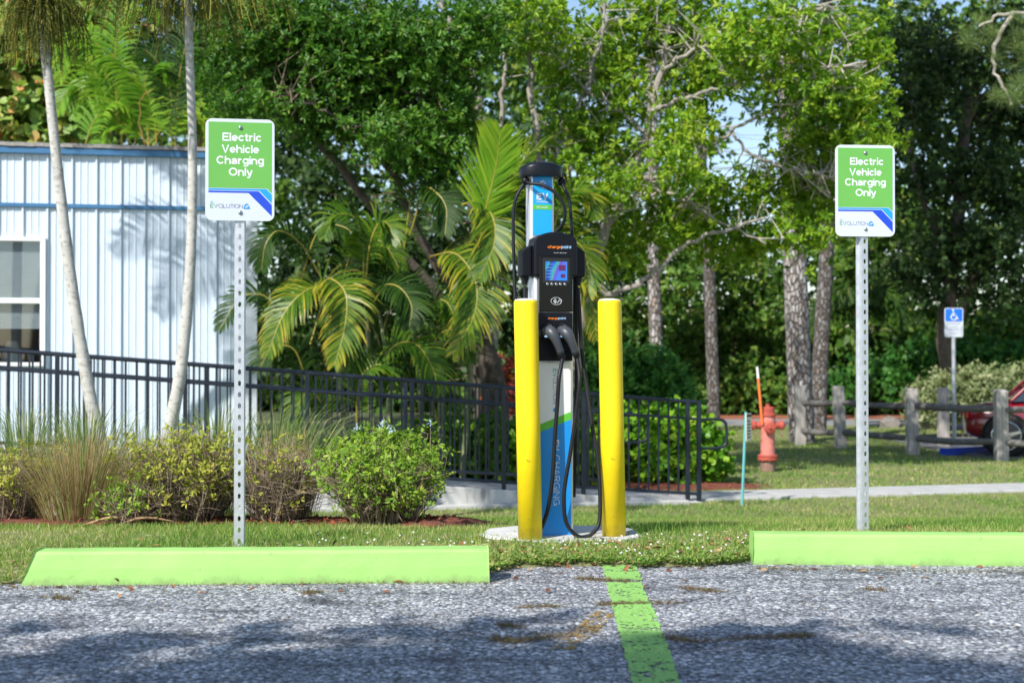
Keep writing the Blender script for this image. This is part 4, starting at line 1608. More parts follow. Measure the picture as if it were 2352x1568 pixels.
m.f.append(tuple(reversed(range((len(secs) - 1) * 10, len(secs) * 10))))
body = m.build('body', M_RED, car, local=True, smooth=True)
sd = body.modifiers.new('sub', 'SUBSURF')
sd.levels = 2
sd.render_levels = 2
m = MB()
gsec = [(.72, .88, .885, .66), (1.25, .90, 1.30, .58), (1.9, .92, 1.36, .57), (2.5, .92, 1.30, .57), (3.2, .88, .90, .64)]
for (x, zl, zt, hw) in gsec:
    m.v += [(x, .87 - hw * 1.12, zl - .02), (x, .87 - hw * .98, zt), (x, .87 + hw * .98, zt), (x, .87 + hw * 1.12, zl - .02)]
for i in range(len(gsec) - 1):
    for k in range(3):
        m.f.append((i * 4 + k, (i + 1) * 4 + k, (i + 1) * 4 + k + 1, i * 4 + k + 1))
m.build('glasshouse', M_CGL, car, local=True, bevel=.03, seg=3)
m = MB()
for k in range(3):
    pass
m.tube(bez([(.70, .14, .87), (1.25, .27, 1.315), (1.9, .28, 1.375), (2.5, .28, 1.315), (3.2, .12, .90)], 20), .03, 8)
m.tube(bez([(.70, 1.60, .87), (1.25, 1.47, 1.315), (1.9, 1.46, 1.375), (2.5, 1.46, 1.315), (3.2, 1.62, .90)], 20), .03, 8)
m.tube([(1.75, .20, .93), (1.75, .285, 1.36)], .03, 8)
m.slab([(1.28, .30), (2.45, .30), (2.45, 1.44), (1.28, 1.44)], 1.33, 1.395)
m.build('roof', M_RED, car, local=True, bevel=.02, smooth=False)
for wx in (.62, 3.45):
    for wy, s in ((.0, -1), (1.74, 1)):
        yy = wy - s * .0
        arch = MB().lathe([(.365, 0), (.365, -s * .20)], (wx, yy + s * .006 - .0, .33), 32, 'y')
        arch.build('wheel_arch', mat('arch_black', (.008, .008, .008), .9, .1), car, local=True)
        tyre = MB().lathe([(.20, s * .0), (.30, s * .016), (.325, s * .0), (.33, -s * .10), (.31, -s * .2), (.2, -s * .21)], (wx, yy + s * .025, .325), 36, 'y').build('wheel', M_TYRE, car, local=True, smooth=True)
        MB().lathe([(.235, s * .012), (.225, s * .016), (.215, -s * .02), (.05, -s * .03)], (wx, yy + s * .028, .325), 32, 'y').build('rim', mat('rim_dark', (.10, .10, .105), .4, .1, metal=.7), tyre, local=True, smooth=False)
        m = MB()
        for k in range(5):
            a = 2 * pi * k / 5 + .3
            ca, sa = cos(a), sin(a)
            yq_ = yy + s * .046
            def rp_(r, o):
                return (wx + r * ca - o * sa, .325 + r * sa + o * ca)
            pl_ = [rp_(.04, -.035), rp_(.21, -.022), rp_(.21, .022), rp_(.04, .035)]
            m.prism(pl_, yq_ - .02, yq_ + .0)
        m.lathe([(.05, s * .0), (.05, s * .008), (.02, s * .012)], (wx, yy + s * .046, .325), 16, 'y')
        ringp = [(wx + .222 * cos(2 * pi * i / 32), yy + s * .042, .325 + .222 * sin(2 * pi * i / 32)) for i in range(33)]
        m.tube(ringp, .013, 6, cap=False)
        m.build('spokes', M_CHR, tyre, local=True, bevel=.003)
for yy in (.22, 1.52):
    MB().box(-.012, .06, yy - .16, yy + .16, .58, .72).build('tail_light', mat('tail_light_red', (.35, .01, .01), .15, .05, coat=.6), car, local=True, bevel=.02)
MB().box(1.2, 1.206, -.004, .02, .34, .9).build('door_gap', mat('gap_black', (.01, .01, .01), .8, .1), car, local=True)
MB().box(1.0, 3.3, -.012, .01, .50, .525).build('side_trim', M_RED, car, local=True, bevel=.004)
MB().box(4.40, 4.46, .3, 1.44, .34, .44).build('grille', mat('gap_black', (.01, .01, .01), .8, .1), car, local=True, bevel=.01)
for yy in (.25, 1.49):
    MB().box(4.30, 4.43, yy - .16, yy + .16, .56, .66).build('headlight', M_CHR, car, local=True, bevel=.02)

# ================================================================== VEGETATION
M_BARK = mat('bark_grey', (.40, .365, .32), .9, .3, 14, bump=.7, bscale=45, stretch=(1, 1, .5), col2=(.17, .15, .13))
M_BARKD = mat('bark_brown', (.13, .105, .085), .9, .3, 14, bump=.7, bscale=45, stretch=(1, 1, .5), col2=(.06, .05, .04))
M_PALMT = mat('palm_trunk_grey', (.47, .46, .43), .85, .12, 9, bump=.35, bscale=50, stretch=(1, 1, 1.6), spots=(.33, .32, .29), spot_scale=20, spot_amt=.55)
M_TWIG = mat('twig_grey', (.44, .40, .34), .9, .25, 20)
M_TWIGB = mat('twig_brown', (.25, .19, .135), .9, .3, 20)
LM_MAIN = leafmat('leaf_evergreen', [(0, (.06, .16, .012)), (.35, (.15, .30, .018)), (.7, (.28, .44, .03)), (.92, (.44, .52, .06)), (1, (.56, .42, .08))], .40, .42, .55)
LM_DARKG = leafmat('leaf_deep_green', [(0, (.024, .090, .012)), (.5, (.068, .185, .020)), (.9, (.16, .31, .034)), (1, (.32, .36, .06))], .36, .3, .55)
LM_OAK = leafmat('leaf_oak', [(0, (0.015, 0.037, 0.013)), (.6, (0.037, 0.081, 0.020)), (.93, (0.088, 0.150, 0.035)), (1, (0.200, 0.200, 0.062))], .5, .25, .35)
LM_FAR = leafmat('leaf_far_wood', [(0, (.025, .075, .012)), (.5, (.085, .19, .025)), (.85, (.19, .30, .05)), (1, (.38, .36, .08))], .5, .3, .35)
LM_PALM = leafmat('palm_leaflet', [(0, (.024, .075, .006)), (.4, (.060, .145, .009)), (.65, (.14, .22, .014)), (.82, (.36, .33, .03)), (1, (.50, .33, .045))], .38, .35, .5)  # green darkened so that missing canopy shade sits in the leaf colour
LM_PALM_SHADE = leafmat('palm_leaflet_shaded', [(0, (.013, .042, .005)), (.45, (.030, .080, .007)), (.75, (.075, .135, .010)), (1, (.25, .22, .035))], .55, .3, .3)  # shaded copy: shade among the back fronds put into a darker green
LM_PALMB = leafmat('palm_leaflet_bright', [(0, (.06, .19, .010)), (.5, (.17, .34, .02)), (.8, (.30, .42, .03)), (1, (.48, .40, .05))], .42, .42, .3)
LM_GRAPE = leafmat('sea_grape_leaf', [(0, (0.105, 0.231, 0.053)), (.4, (0.210, 0.357, 0.074)), (.75, (0.357, 0.420, 0.105)), (.88, (0.546, 0.315, 0.105)), (1, (0.700, 0.126, 0.084))], .45, .3, .45)
LM_CLUSIA = leafmat('hedge_leaf_bright', [(0, (.05, .17, .012)), (.45, (.12, .30, .018)), (.85, (.26, .44, .03)), (1, (.46, .46, .06))], .34, .35, .5)
LM_BUSH = leafmat('bush_leaf', [(0, (.022, .10, .018)), (.6, (.06, .20, .03)), (1, (.15, .32, .05))], .45, .3, .4)
LM_PALE = leafmat('variegated_leaf', [(0, (.10, .16, .05)), (.5, (.23, .28, .12)), (1, (.46, .47, .28))], .5, .3, .4)
LM_RED = leafmat('croton_leaf_red', [(0, (.10, .02, .02)), (.5, (.36, .05, .05)), (1, (.42, .16, .05))], .45, .3, .4)
LM_YEL = leafmat('croton_leaf_yellow', [(0, (.14, .12, .02)), (.5, (.36, .25, .03)), (1, (.36, .10, .03))], .45, .3, .4)
LM_SHRUB = leafmat('shrub_leaf', [(0, (.10, .21, .025)), (.4, (.21, .36, .04)), (.8, (.34, .47, .06)), (1, (.48, .48, .10))], .45, .35, .4)
LM_SHRUBY = leafmat('shrub_leaf_yellowish', [(0, (0.156, 0.204, 0.031)), (.4, (0.329, 0.375, 0.055)), (.8, (0.485, 0.485, 0.077)), (1, (0.531, 0.344, 0.110))], .45, .35, .4)
LM_NEEDLE = leafmat('pine_needle', [(0, (0.070, 0.126, 0.042)), (.6, (0.154, 0.238, 0.070)), (1, (0.280, 0.350, 0.112))], .5, .25, .3)
LM_GRASS = leafmat('grass_blade', [(0, (.075, .19, .03)), (.35, (.15, .30, .05)), (.62, (.27, .38, .09)), (.84, (.46, .44, .18)), (1, (.60, .52, .30))], .5, .35, .35)
LM_TALL = leafmat('tall_grass_green', [(0, (.09, .17, .05)), (.55, (.20, .28, .09)), (.85, (.33, .34, .15)), (1, (.42, .36, .20))], .5, .3, .3)
LM_DRY = leafmat('dry_grass', [(0, (.20, .13, .06)), (.45, (.36, .26, .13)), (.75, (.46, .37, .20)), (.86, (.26, .27, .09)), (1, (.18, .26, .07))], .7, .3, .2)

RNG = np.random.default_rng(5)


def limb(mb, pts, d, w0, w1, n=10, k=18, jit=.02):
    """branch through photo points (x, y[, distance])"""
    p3 = [P(q[0], q[1], q[2] if len(q) > 2 else d) for q in pts]
    c = bez(p3, k)
    r0, r1 = w0 * d / F / 2, w1 * d / F / 2
    rr = [r0 + (r1 - r0) * i / k for i in range(k + 1)]
    rr = [r * (1 + RNG.uniform(-.08, .08)) for r in rr]
    c = [p + Vector(RNG.normal(size=3) * jit * (0 < i < k)) for i, p in enumerate(c)]
    mb.tube(c, rr, n, cap=True)
    return [tuple(p) for p in c]


# ---- right evergreen: open crown with pale bare branches
dA = 18.6
tA = thing('evergreen_tree', 'spreading evergreen tree with small glossy leaves and pale bent branches, right of centre', 'tree', tuple(on_ground(1300, dA)))
mb = MB()
srcA = limb(mb, [(1300, 1125), (1308, 950), (1325, 760), (1350, 655)], dA, 46, 30)
mb.build('trunk', M_BARK, tA, smooth=True)
limbsA = [
    ([(1350, 655), (1362, 600), (1400, 510), (1442, 415), (1482, 300), (1520, 160), (1545, 20), (1560, -180)], 30, 10),
    ([(1350, 655), (1400, 668), (1475, 648), (1530, 600), (1585, 555), (1660, 530), (1760, 500)], 17, 6),
    ([(1442, 415), (1520, 400), (1600, 360), (1680, 300), (1780, 250), (1900, 200)], 14, 5),
    ([(1500, 255), (1570, 225), (1650, 200), (1780, 175), (1960, 150)], 11, 4),
    ([(1400, 510), (1480, 440), (1560, 452), (1640, 500), (1760, 560)], 11, 4),
    ([(1325, 760), (1290, 600), (1250, 420), (1225, 250), (1212, 60), (1205, -150)], 24, 9),
    ([(1250, 420), (1310, 290), (1355, 180), (1385, 60), (1400, -120)], 14, 5),
    ([(1480, 300), (1420, 250), (1340, 200), (1280, 120)], 9, 3),
    ([(1520, 160), (1640, 90), (1760, 40), (1900, 10)], 10, 4),
    ([(1680, 300), (1740, 360), (1850, 400), (1980, 410)], 8, 3),
]
for pts, w0, w1 in limbsA:
    mm = MB()
    off = RNG.uniform(-.5, .5)
    pp = [(q[0], q[1], dA + off * (i / len(pts))) for i, q in enumerate(pts)]
    srcA += limb(mm, pp, dA, w0, w1, 9, 26)
    mm.build('limb', M_BARK, tA, smooth=True)
bA = []
for (x, y, rx, ry) in [(1235, 40, 100, 90), (1330, 150, 100, 80), (1300, 300, 80, 55), (1450, 70, 120, 95), (1430, 230, 90, 60), (1590, 50, 130, 100), (1610, 200, 110, 70), (1750, 90, 140, 110),
                       (1850, 230, 120, 80), (1920, 110, 120, 110), (1960, 250, 90, 70), (1870, 350, 120, 70), (1985, 325, 80, 48), (1560, 300, 80, 55), (1380, 350, 85, 60),
                       (1790, 440, 140, 62), (1640, 480, 110, 55), (1490, 500, 90, 48), (1360, 490, 70, 55), (1920, 470, 110, 60), (1550, 395, 90, 50), (1290, 420, 50, 70), (1700, 575, 90, 35), (1440, 590, 70, 40), (1400, 430, 70, 45),
                       (1830, 540, 80, 40), (1600, 545, 60, 30)]:
    bA.append(blob(x, y, rx, ry, dA + (RNG.uniform(.4, 1.3) if y > 430 else RNG.uniform(-.9, .9)), .75))
cA = crown(RNG, 'crown', tA, bA, 2350, 3, .13, 8, .092, .40, LM_MAIN, .35)
bA2 = [blob(x, y, 170, 110, dA + RNG.uniform(.6, 2.2), 1.0) for (x, y) in [(1250, -140), (1500, -120), (1750, -110), (1950, -130), (1380, -260), (1650, -260)]]
crown(RNG, 'upper_crown', tA, bA2, 420, 4, .16, 6, .09, .42, LM_MAIN, .35, 'kite')
mm = MB()
hiA = cA[cA[:, 2] > 2.75]
twigs(RNG, mm, srcA, hiA[RNG.choice(len(hiA), 430)], .011, 4, .17)
mm.build('twigs', M_TWIG, tA, kind='stuff')

# ---- left evergreen: denser and darker, leaning trunks
dE = 17.6
tE = thing('evergreen_tree', 'dense dark green evergreen tree with leaning trunks, above the palm clump', 'tree', tuple(on_ground(1135, 19.2)))
mb = MB()
srcE = limb(mb, [(1135, 1120, 19.2), (1132, 950, 19.2), (1128, 850, 19), (1105, 770, 18.8)], 19, 66, 44, 12)
mb.build('trunk', M_BARKD, tE, smooth=True)
for pts, w0, w1 in [([(1105, 770, 18.8), (1060, 690, 18.5), (1010, 620, 18.2), (955, 515, 18), (905, 405, 17.8), (868, 325, 17.6), (830, 200, 17.6), (780, 40, 17.6), (740, -150, 17.6)], 24, 12),
                    ([(1105, 790, 18.8), (1000, 670, 18.6), (900, 545, 18.4), (790, 400, 18.2), (705, 300, 18), (640, 200, 18), (560, 60, 18), (500, -100, 18)], 24, 11),
                    ([(1128, 850, 19), (1140, 600, 19), (1110, 270, 18.9), (1070, 120, 18.8), (1020, 10, 18.8), (990, -150, 18.8)], 24, 12),
                    ([(1140, 500, 19), (1150, 270, 18.9), (1162, 140, 18.9), (1150, -60, 18.9)], 13, 7),
                    ([(868, 325, 17.6), (940, 240, 17.5), (1000, 160, 17.4), (1040, 60, 17.4)], 11, 5),
                    ([(905, 405, 17.8), (840, 330, 17.4), (740, 250, 17.2), (640, 210, 17.2)], 10, 4)]:
    mm = MB()
    srcE += limb(mm, pts, 18.3, w0, w1, 9, 26)
    mm.build('limb', M_BARK if pts[0][0] > 1125 else M_BARKD, tE, smooth=True)
bE = []
for (x, y, rx, ry) in [(520, 150, 90, 100), (590, 60, 120, 90), (700, 60, 120, 90), (560, 260, 90, 55), (660, 190, 120, 80), (780, 160, 120, 90), (880, 80, 120, 90), (820, 260, 110, 60), (920, 230, 110, 80),
                       (1000, 130, 100, 90), (1040, 290, 90, 50), (980, 350, 90, 50), (1090, 60, 90, 80), (900, 310, 90, 50), (1050, 210, 70, 60), (720, 290, 80, 45), (1010, 395, 70, 35)]:
    bE.append(blob(x, y, rx, ry, dE + RNG.uniform(-.7, .5), .7))
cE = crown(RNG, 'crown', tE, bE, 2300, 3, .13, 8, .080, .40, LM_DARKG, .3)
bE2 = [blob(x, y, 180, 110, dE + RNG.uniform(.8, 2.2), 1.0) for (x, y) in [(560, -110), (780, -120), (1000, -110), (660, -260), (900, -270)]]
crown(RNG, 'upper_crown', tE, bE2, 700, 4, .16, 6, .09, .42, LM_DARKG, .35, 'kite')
mm = MB()
twigs(RNG, mm, srcE, cE[RNG.choice(len(cE), 200)], .009, 4, .10)
mm.build('twigs', M_TWIGB, tE, kind='stuff')

# ---- areca palm clump in the middle
PR = random.Random(17)


def palm_clump(name, label, base, fronds, canes, lm, lw, d_def):
    t = thing(name, label, 'palm', tuple(base))
    for pts, w0, w1 in canes:
        mm = MB()
        limb(mm, pts, d_def, w0, w1, 8, 12, .004)
        mm.build('cane', mat('palm_cane', (.22, .24, .12), .6, .3, 12, stretch=(1, 1, 4), col2=(.12, .15, .06)), t, smooth=True)
    for (pts, wl, nl, yel, kw) in fronds:
        mm, rr = MB(), MB()
        frond(mm, [P(q[0], q[1], q[2] if len(q) > 2 else d_def) for q in pts], wl * (1 if yel == .26 else .86), int(nl * 1.6), lw, rng=PR, yellow=yel * .72, rach=rr, **kw)
        fo = mm.build('frond', LM_PALMB if yel == .26 else lm if yel > .06 else LM_PALM_SHADE, t)
        rr.build('rachis', mat('rachis_yellow', (.34, .27, .045), .5, .15), fo)
    return t


fr_main = [
    ([(1095, 600, 16.7), (1116, 480, 16.5), (1138, 390, 16.3), (1150, 300, 16.1)], .60, 60, .26, dict(droop=.02, lift=.05, r0=.014, fwd=.85, start=.22)),
    ([(1100, 640, 16.9), (1150, 470, 16.8), (1200, 370, 16.6), (1250, 330, 16.4)], .50, 36, .22, dict(droop=.15, lift=.1)),
    ([(1060, 470, 16.7), (1105, 462, 16.6), (1135, 510, 16.4), (1132, 570, 16.3), (1100, 640, 16.2)], .52, 40, .30, dict(droop=.3)),
    ([(985, 590, 16.9), (1045, 582, 16.6), (1090, 640, 16.3), (1090, 720, 16.2), (1040, 815, 16.2)], .58, 44, .40, dict(droop=.35)),
    ([(725, 690, 16.8), (752, 640, 16.6), (793, 672, 16.3), (792, 750, 16.2), (768, 840, 16.1)], .52, 42, .42, dict(droop=.32)),
    ([(742, 720, 16.8), (735, 660, 16.6), (690, 676, 16.4), (648, 728, 16.3), (615, 812, 16.2)], .50, 42, .40, dict(droop=.5)),
    ([(835, 650, 16.8), (833, 560, 16.7), (815, 500, 16.5), (768, 495, 16.4), (745, 545, 16.3)], .42, 34, .12, dict(droop=.35)),
    ([(838, 660, 16.8), (850, 560, 16.6), (872, 510, 16.5), (895, 520, 16.4), (900, 560, 16.3)], .40, 32, .15, dict(droop=.35)),
    ([(860, 690, 16.8), (885, 655, 16.6), (920, 662, 16.4), (945, 702, 16.3), (940, 750, 16.2)], .44, 34, .05, dict(droop=.3)),
    ([(940, 540, 17.2), (975, 438, 17.0), (1005, 445, 16.8), (1025, 480, 16.7), (1022, 540, 16.6)], .44, 34, .02, dict(droop=.3)),
    ([(860, 860, 16.6), (905, 795, 16.4), (955, 790, 16.3), (990, 838, 16.2), (1010, 900, 16.2)], .46, 34, .12, dict(droop=.3)),
    ([(820, 980, 16.6), (822, 900, 16.4), (840, 850, 16.3), (880, 840, 16.3), (905, 900, 16.2)], .42, 32, .15, dict(droop=.3)),
    ([(770, 1000, 16.7), (740, 930, 16.6), (715, 900, 16.5), (690, 920, 16.4), (670, 985, 16.3)], .42, 30, .2, dict(droop=.35)),
    ([(960, 760, 17), (990, 700, 16.9), (1020, 690, 16.8), (1040, 720, 16.7), (1045, 770, 16.7)], .40, 30, .1, dict(droop=.3)),
    ([(1000, 900, 17), (985, 820, 16.8), (1020, 760, 16.6), (1060, 770, 16.5), (1080, 830, 16.4)], .42, 30, .1, dict(droop=.3)),
    ([(740, 640, 17.3), (690, 560, 17.2), (640, 530, 17.1), (610, 560, 17), (600, 620, 17)], .44, 32, .02, dict(droop=.4)),
    ([(920, 640, 17.6), (940, 480, 17.5), (960, 390, 17.4), (1000, 360, 17.3), (1040, 390, 17.3)], .46, 34, .02, dict(droop=.35)),
    ([(1240, 620, 17), (1290, 560, 16.9), (1330, 560, 16.8), (1350, 610, 16.8), (1352, 680, 16.7)], .44, 34, .35, dict(droop=.35)),
    ([(1210, 700, 17), (1260, 560, 16.9), (1300, 450, 16.8), (1345, 440, 16.8), (1370, 500, 16.7)], .42, 34, .3, dict(droop=.35)),
    ([(1230, 760, 17), (1280, 660, 16.9), (1330, 640, 16.8), (1360, 700, 16.8), (1370, 780, 16.8)], .40, 30, .45, dict(droop=.4)),
]
for k in range(15):
    x0 = PR.uniform(640, 1090)
    y0 = PR.uniform(640, 1000)
    sx = PR.choice((-1, 1))
    ln = PR.uniform(70, 130)
    dd = PR.uniform(16.9, 17.9)
    fr_main.append(([(x0, y0, dd), (x0 + sx * ln * .35, y0 - ln * 1.0, dd - .1), (x0 + sx * ln * .9, y0 - ln * 1.05, dd - .2), (x0 + sx * ln * 1.3, y0 - ln * .45, dd - .3)], PR.uniform(.36, .46), 28, PR.choice((0, 0, .05, .1)), dict(droop=.35)))
canes = [([(1010, 1110), (1012, 900), (1016, 780), (1030, 690), (1055, 640)], 15, 9), ([(980, 1110), (965, 900), (950, 760)], 14, 8), ([(860, 1110), (850, 850), (836, 650)], 15, 8), ([(800, 1110), (780, 850), (745, 700)], 14, 8),
         ([(1060, 1110), (1085, 800), (1100, 630)], 14, 9), ([(900, 1110), (890, 850), (865, 690)], 12, 7), ([(1250, 1110), (1235, 850), (1222, 690)], 13, 8)]
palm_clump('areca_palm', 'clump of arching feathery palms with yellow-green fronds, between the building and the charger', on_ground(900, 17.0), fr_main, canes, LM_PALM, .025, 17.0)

# ---- palms behind the building
fr2 = [
    ([(300, 330), (246, 232), (205, 140), (185, 90), (150, 110)], .62, 34, .22, dict(droop=.45)),
    ([(340, 320), (320, 200), (246, 118), (165, 82), (135, 185)], .66, 38, .25, dict(droop=.5)),
    ([(340, 330), (330, 220), (290, 150), (246, 135), (235, 210)], .60, 34, .15, dict(droop=.4)),
    ([(392, 345), (398, 282), (437, 255), (480, 285), (498, 350)], .66, 40, .3, dict(droop=.25)),
    ([(360, 350), (350, 250), (330, 190), (360, 150), (400, 190)], .62, 36, .1, dict(droop=.2)),
    ([(437, 335), (462, 240), (490, 212), (505, 230), (505, 300)], .5, 30, .35, dict(droop=.45)),
    ([(190, 345), (215, 275), (255, 235), (300, 250), (320, 310)], .55, 34, .15, dict(droop=.3)),
    ([(280, 345), (262, 180), (270, 70), (310, 20), (370, 50)], .6, 34, .08, dict(droop=.35)),
    ([(350, 345), (300, 290), (255, 290), (230, 330), (215, 380)], .5, 30, .15, dict(droop=.3)),
    ([(400, 345), (410, 180), (430, 90), (460, 60), (500, 100)], .55, 30, .05, dict(droop=.35)),
    ([(330, 345), (390, 260), (380, 180), (340, 120), (300, 110)], .55, 30, .05, dict(droop=.35)),
]
for k in range(10):
    x0 = PR.uniform(180, 480)
    sx = PR.choice((-1, 1))
    ln = PR.uniform(80, 150)
    fr2.append(([(x0, 360, 24.5), (x0 + sx * ln * .3, 330 - ln, 24.4), (x0 + sx * ln * .8, 320 - ln * 1.2, 24.2), (x0 + sx * ln * 1.2, 330 - ln * .6, 24)], .55, 28, .1, dict(droop=.35)))
cn2 = [([(x, 700), (x + 4, 450), (x + PR.uniform(-10, 10), 330)], 14, 9) for x in (250, 310, 345, 400, 440)]
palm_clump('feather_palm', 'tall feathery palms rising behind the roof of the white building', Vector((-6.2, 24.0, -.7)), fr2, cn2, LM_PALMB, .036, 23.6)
# a drying orange leaf hanging there
mm = MB()
mm.tube([P(x, y, 23) for x, y in ((350, 205), (330, 215), (318, 235), (322, 260), (316, 280), (325, 305), (330, 330))], [.012, .022, .016, .024, .016, .026, .012], 6, flat=.35)
mm.r = [.95] * len(mm.v)
dl = mm.build('dead_frond', mat('dead_frond_orange', (.50, .27, .08), .7, .3, 12))
tag(dl, 'twisted dry orange palm leaf hanging above the roof edge', 'dead frond')

# ---- two smooth-trunked palms in front of the railing
M_INFL = leafmat('palm_string', [(0, (.05, .08, .012)), (.6, (.19, .20, .03)), (1, (.36, .29, .045))], .6, .1, .3)


def grey_palm(label, pts, d, w0, w1, crown_dir, seed, strings, frn, spread=1.0):
    rr_ = np.random.default_rng(seed)
    base = on_ground(pts[0][0], d)
    t = thing('grey_trunk_palm', label, 'palm', tuple(base), 0, 'palms with smooth grey trunks')
    p3 = [base + Vector((0, 0, -.05))] + [P(q[0], q[1], q[2] if len(q) > 2 else d) for q in pts[1:]]
    c = bez(p3, 60)
    rad = [(w0 + (w1 - w0) * min(1, i / 45)) * d / F / 2 * (1 + .03 * sin(i * 1.9) + (.02 if i % 3 == 0 else 0)) for i in range(61)]
    rad[0] *= 1.35
    rad[1] *= 1.2
    rad[2] *= 1.1
    mm = MB().tube(c, rad, 16)
    mm.build('trunk', M_PALMT, t, smooth=True)
    top = c[-1]
    # crownshaft
    MB().tube([top, top + Vector((0, 0, .25)), top + Vector((0, 0, .55))], [rad[-1] * 1.2, rad[-1] * 1.3, rad[-1] * .6], 14).build('crownshaft', mat('crownshaft_green', (.17, .26, .07), .5, .2, 9), t, smooth=True)
    # hanging flower strings
    mm = MB()
    for k in range(strings):
        a = rr_.uniform(0, 2 * pi)
        rch = rr_.uniform(.12, .62) * spread
        out = Vector((cos(a) * rch, sin(a) * rch * .8, 0))
        s = top + Vector((0, 0, rr_.uniform(-.05, .12)))
        m1 = s + out * .55 + Vector((0, 0, rr_.uniform(.0, .10)))
        m2 = s + out * .95 + Vector((0, 0, rr_.uniform(-.18, -.02)))
        e = s + out * 1.08 + Vector((rr_.uniform(-.05, .05), 0, rr_.uniform(-.52, -.22)))
        cc = bez([s, m1, m2, e], 9)
        b = len(mm.v)
        mm.tube(cc, [.006, .006, .005, .005, .0045, .004, .004, .0035, .003, .003], 3, cap=False)
        v = rr_.random()
        mm.r += [v] * (len(mm.v) - b)
        for q in range(14):
            i = rr_.integers(3, 10)
            p = cc[min(i, 9)] + Vector(rr_.normal(size=3) * .012)
            b = len(mm.v)
            h = .007
            mm.v += [tuple(p + Vector((h, 0, 0))), tuple(p + Vector((0, h, h * .3))), tuple(p + Vector((-h, 0, 0))), tuple(p + Vector((0, -h, -h * .3))), tuple(p + Vector((0, 0, h))), tuple(p + Vector((0, 0, -h)))]
            mm.f += [(b, b + 1, b + 4), (b + 1, b + 2, b + 4), (b + 2, b + 3, b + 4), (b + 3, b, b + 4), (b + 1, b, b + 5), (b + 2, b + 1, b + 5), (b + 3, b + 2, b + 5), (b, b + 3, b + 5)]
            mm.r += [min(1, v * .5 + .2)] * 6
    mm.build('flower_strings', M_INFL, t, kind='stuff')
    pr = random.Random(seed)
    tp = top + Vector((0, 0, .5))
    for k in range(frn):
        a = 2 * pi * k / frn + pr.uniform(-.2, .2)
        o = Vector((cos(a), sin(a), 0))
        L = pr.uniform(1.3, 1.6)
        fm, rr2 = MB(), MB()
        el = pr.uniform(.3, .75)
        frond(fm, [tp, tp + o * L * .4 + Vector((0, 0, L * el)), tp + o * L * .8 + Vector((0, 0, L * el * .95)), tp + o * L * 1.1 + Vector((0, 0, L * el * .35))], .42, 30, .035, normal=(0, 0, 1), rng=pr, rach=rr2, droop=.3)
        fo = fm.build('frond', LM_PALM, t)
        rr2.build('rachis', MATS['rachis_yellow'], fo)
    return t


grey_palm('smooth grey palm trunk leaning left, nearer the window of the building', [(238, 1190), (235, 1040), (205, 900), (165, 660), (130, 380), (105, 150), (92, 20)], 11.6, 34, 22, None, 31, 210, 9, .62)
grey_palm('smooth grey palm trunk curving upright, nearer the left electric vehicle sign', [(352, 1190), (388, 1000), (418, 830), (437, 600), (441, 350), (433, 120), (428, -40)], 11.6, 34, 19, None, 32, 300, 9, 1.35)
# third palm just outside the picture on the left; its leaves shade the white wall
grey_palm('smooth grey palm at the far left, its fronds shading the white wall', [(-75, 1130), (-78, 900, 16.4), (-80, 500, 16.3), (-120, 100, 15.6), (-170, -105, 15.05)], 16.5, 34, 22, None, 33, 40, 13)

# ---- sea grape behind the building
tS = thing('sea_grape_tree', 'sea grape tree with round green and red leaves behind the left end of the roof', 'tree', (-9.2, 27.5, -.7))
mm = MB()
srcS = limb(mm, [(40, 900), (60, 500), (70, 250), (110, 100)], 27.5, 26, 12)
mm.build('trunk', M_BARK, tS, smooth=True)
for pts in ([(70, 300), (0, 130), (-60, 60)], [(65, 350), (110, 280), (200, 200)], [(20, 250), (60, 240), (140, 330)]):
    mm = MB()
    srcS += limb(mm, pts, 27.2, 12, 4, 7, 12)
    mm.build('limb', M_TWIG, tS, smooth=True)
bS = [blob(x, y, rx, ry, 27 + RNG.uniform(-.8, .8), .9) for (x, y, rx, ry) in [(30, 60, 120, 80), (140, 80, 90, 90), (20, 200, 110, 80), (110, 220, 100, 80), (60, 310, 130, 50), (-60, 120, 90, 150), (170, 310, 60, 40), (200, 20, 90, 60), (90, -60, 150, 80)]]
crown(RNG, 'crown', tS, bS, 1100, 3, .2, 5, .17, .95, LM_GRAPE, .35, 'round', up=.6)


def far_tree(name, label, x, d, trunk_pts, w0, w1, blobs, nclump, L, wr, lm, bark=None, per=3, nl=6, spread=.25, rd=1.2, templ='kite', shell=.4, extra=None, kindc=None):
    t = thing(name, label, 'tree', tuple(on_ground(x, d)))
    mm = MB()
    src = limb(mm, [(q[0], q[1], d) for q in trunk_pts], d, w0, w1, 12, 22, .012)
    mm.build('trunk', bark or M_BARKD, t, smooth=True)
    for pts, a, b in (extra or []):
        mm = MB()
        src += limb(mm, pts, d, a, b, 7, 14)
        mm.build('limb', bark or M_BARKD, t, smooth=True)
    bb = [blob(bx, by, rx, ry, d + RNG.uniform(-.8, .8), rd) for (bx, by, rx, ry) in blobs]
    if blobs:
        cp = crown(RNG, 'crown', t, bb, nclump, per, spread, nl, L, wr, lm, shell, templ)
        mm = MB()
        twigs(RNG, mm, src, cp[RNG.choice(len(cp), min(60, len(cp)))], .014, 4, .2)
        mm.build('twigs', M_TWIGB, t, kind='stuff')
    return t


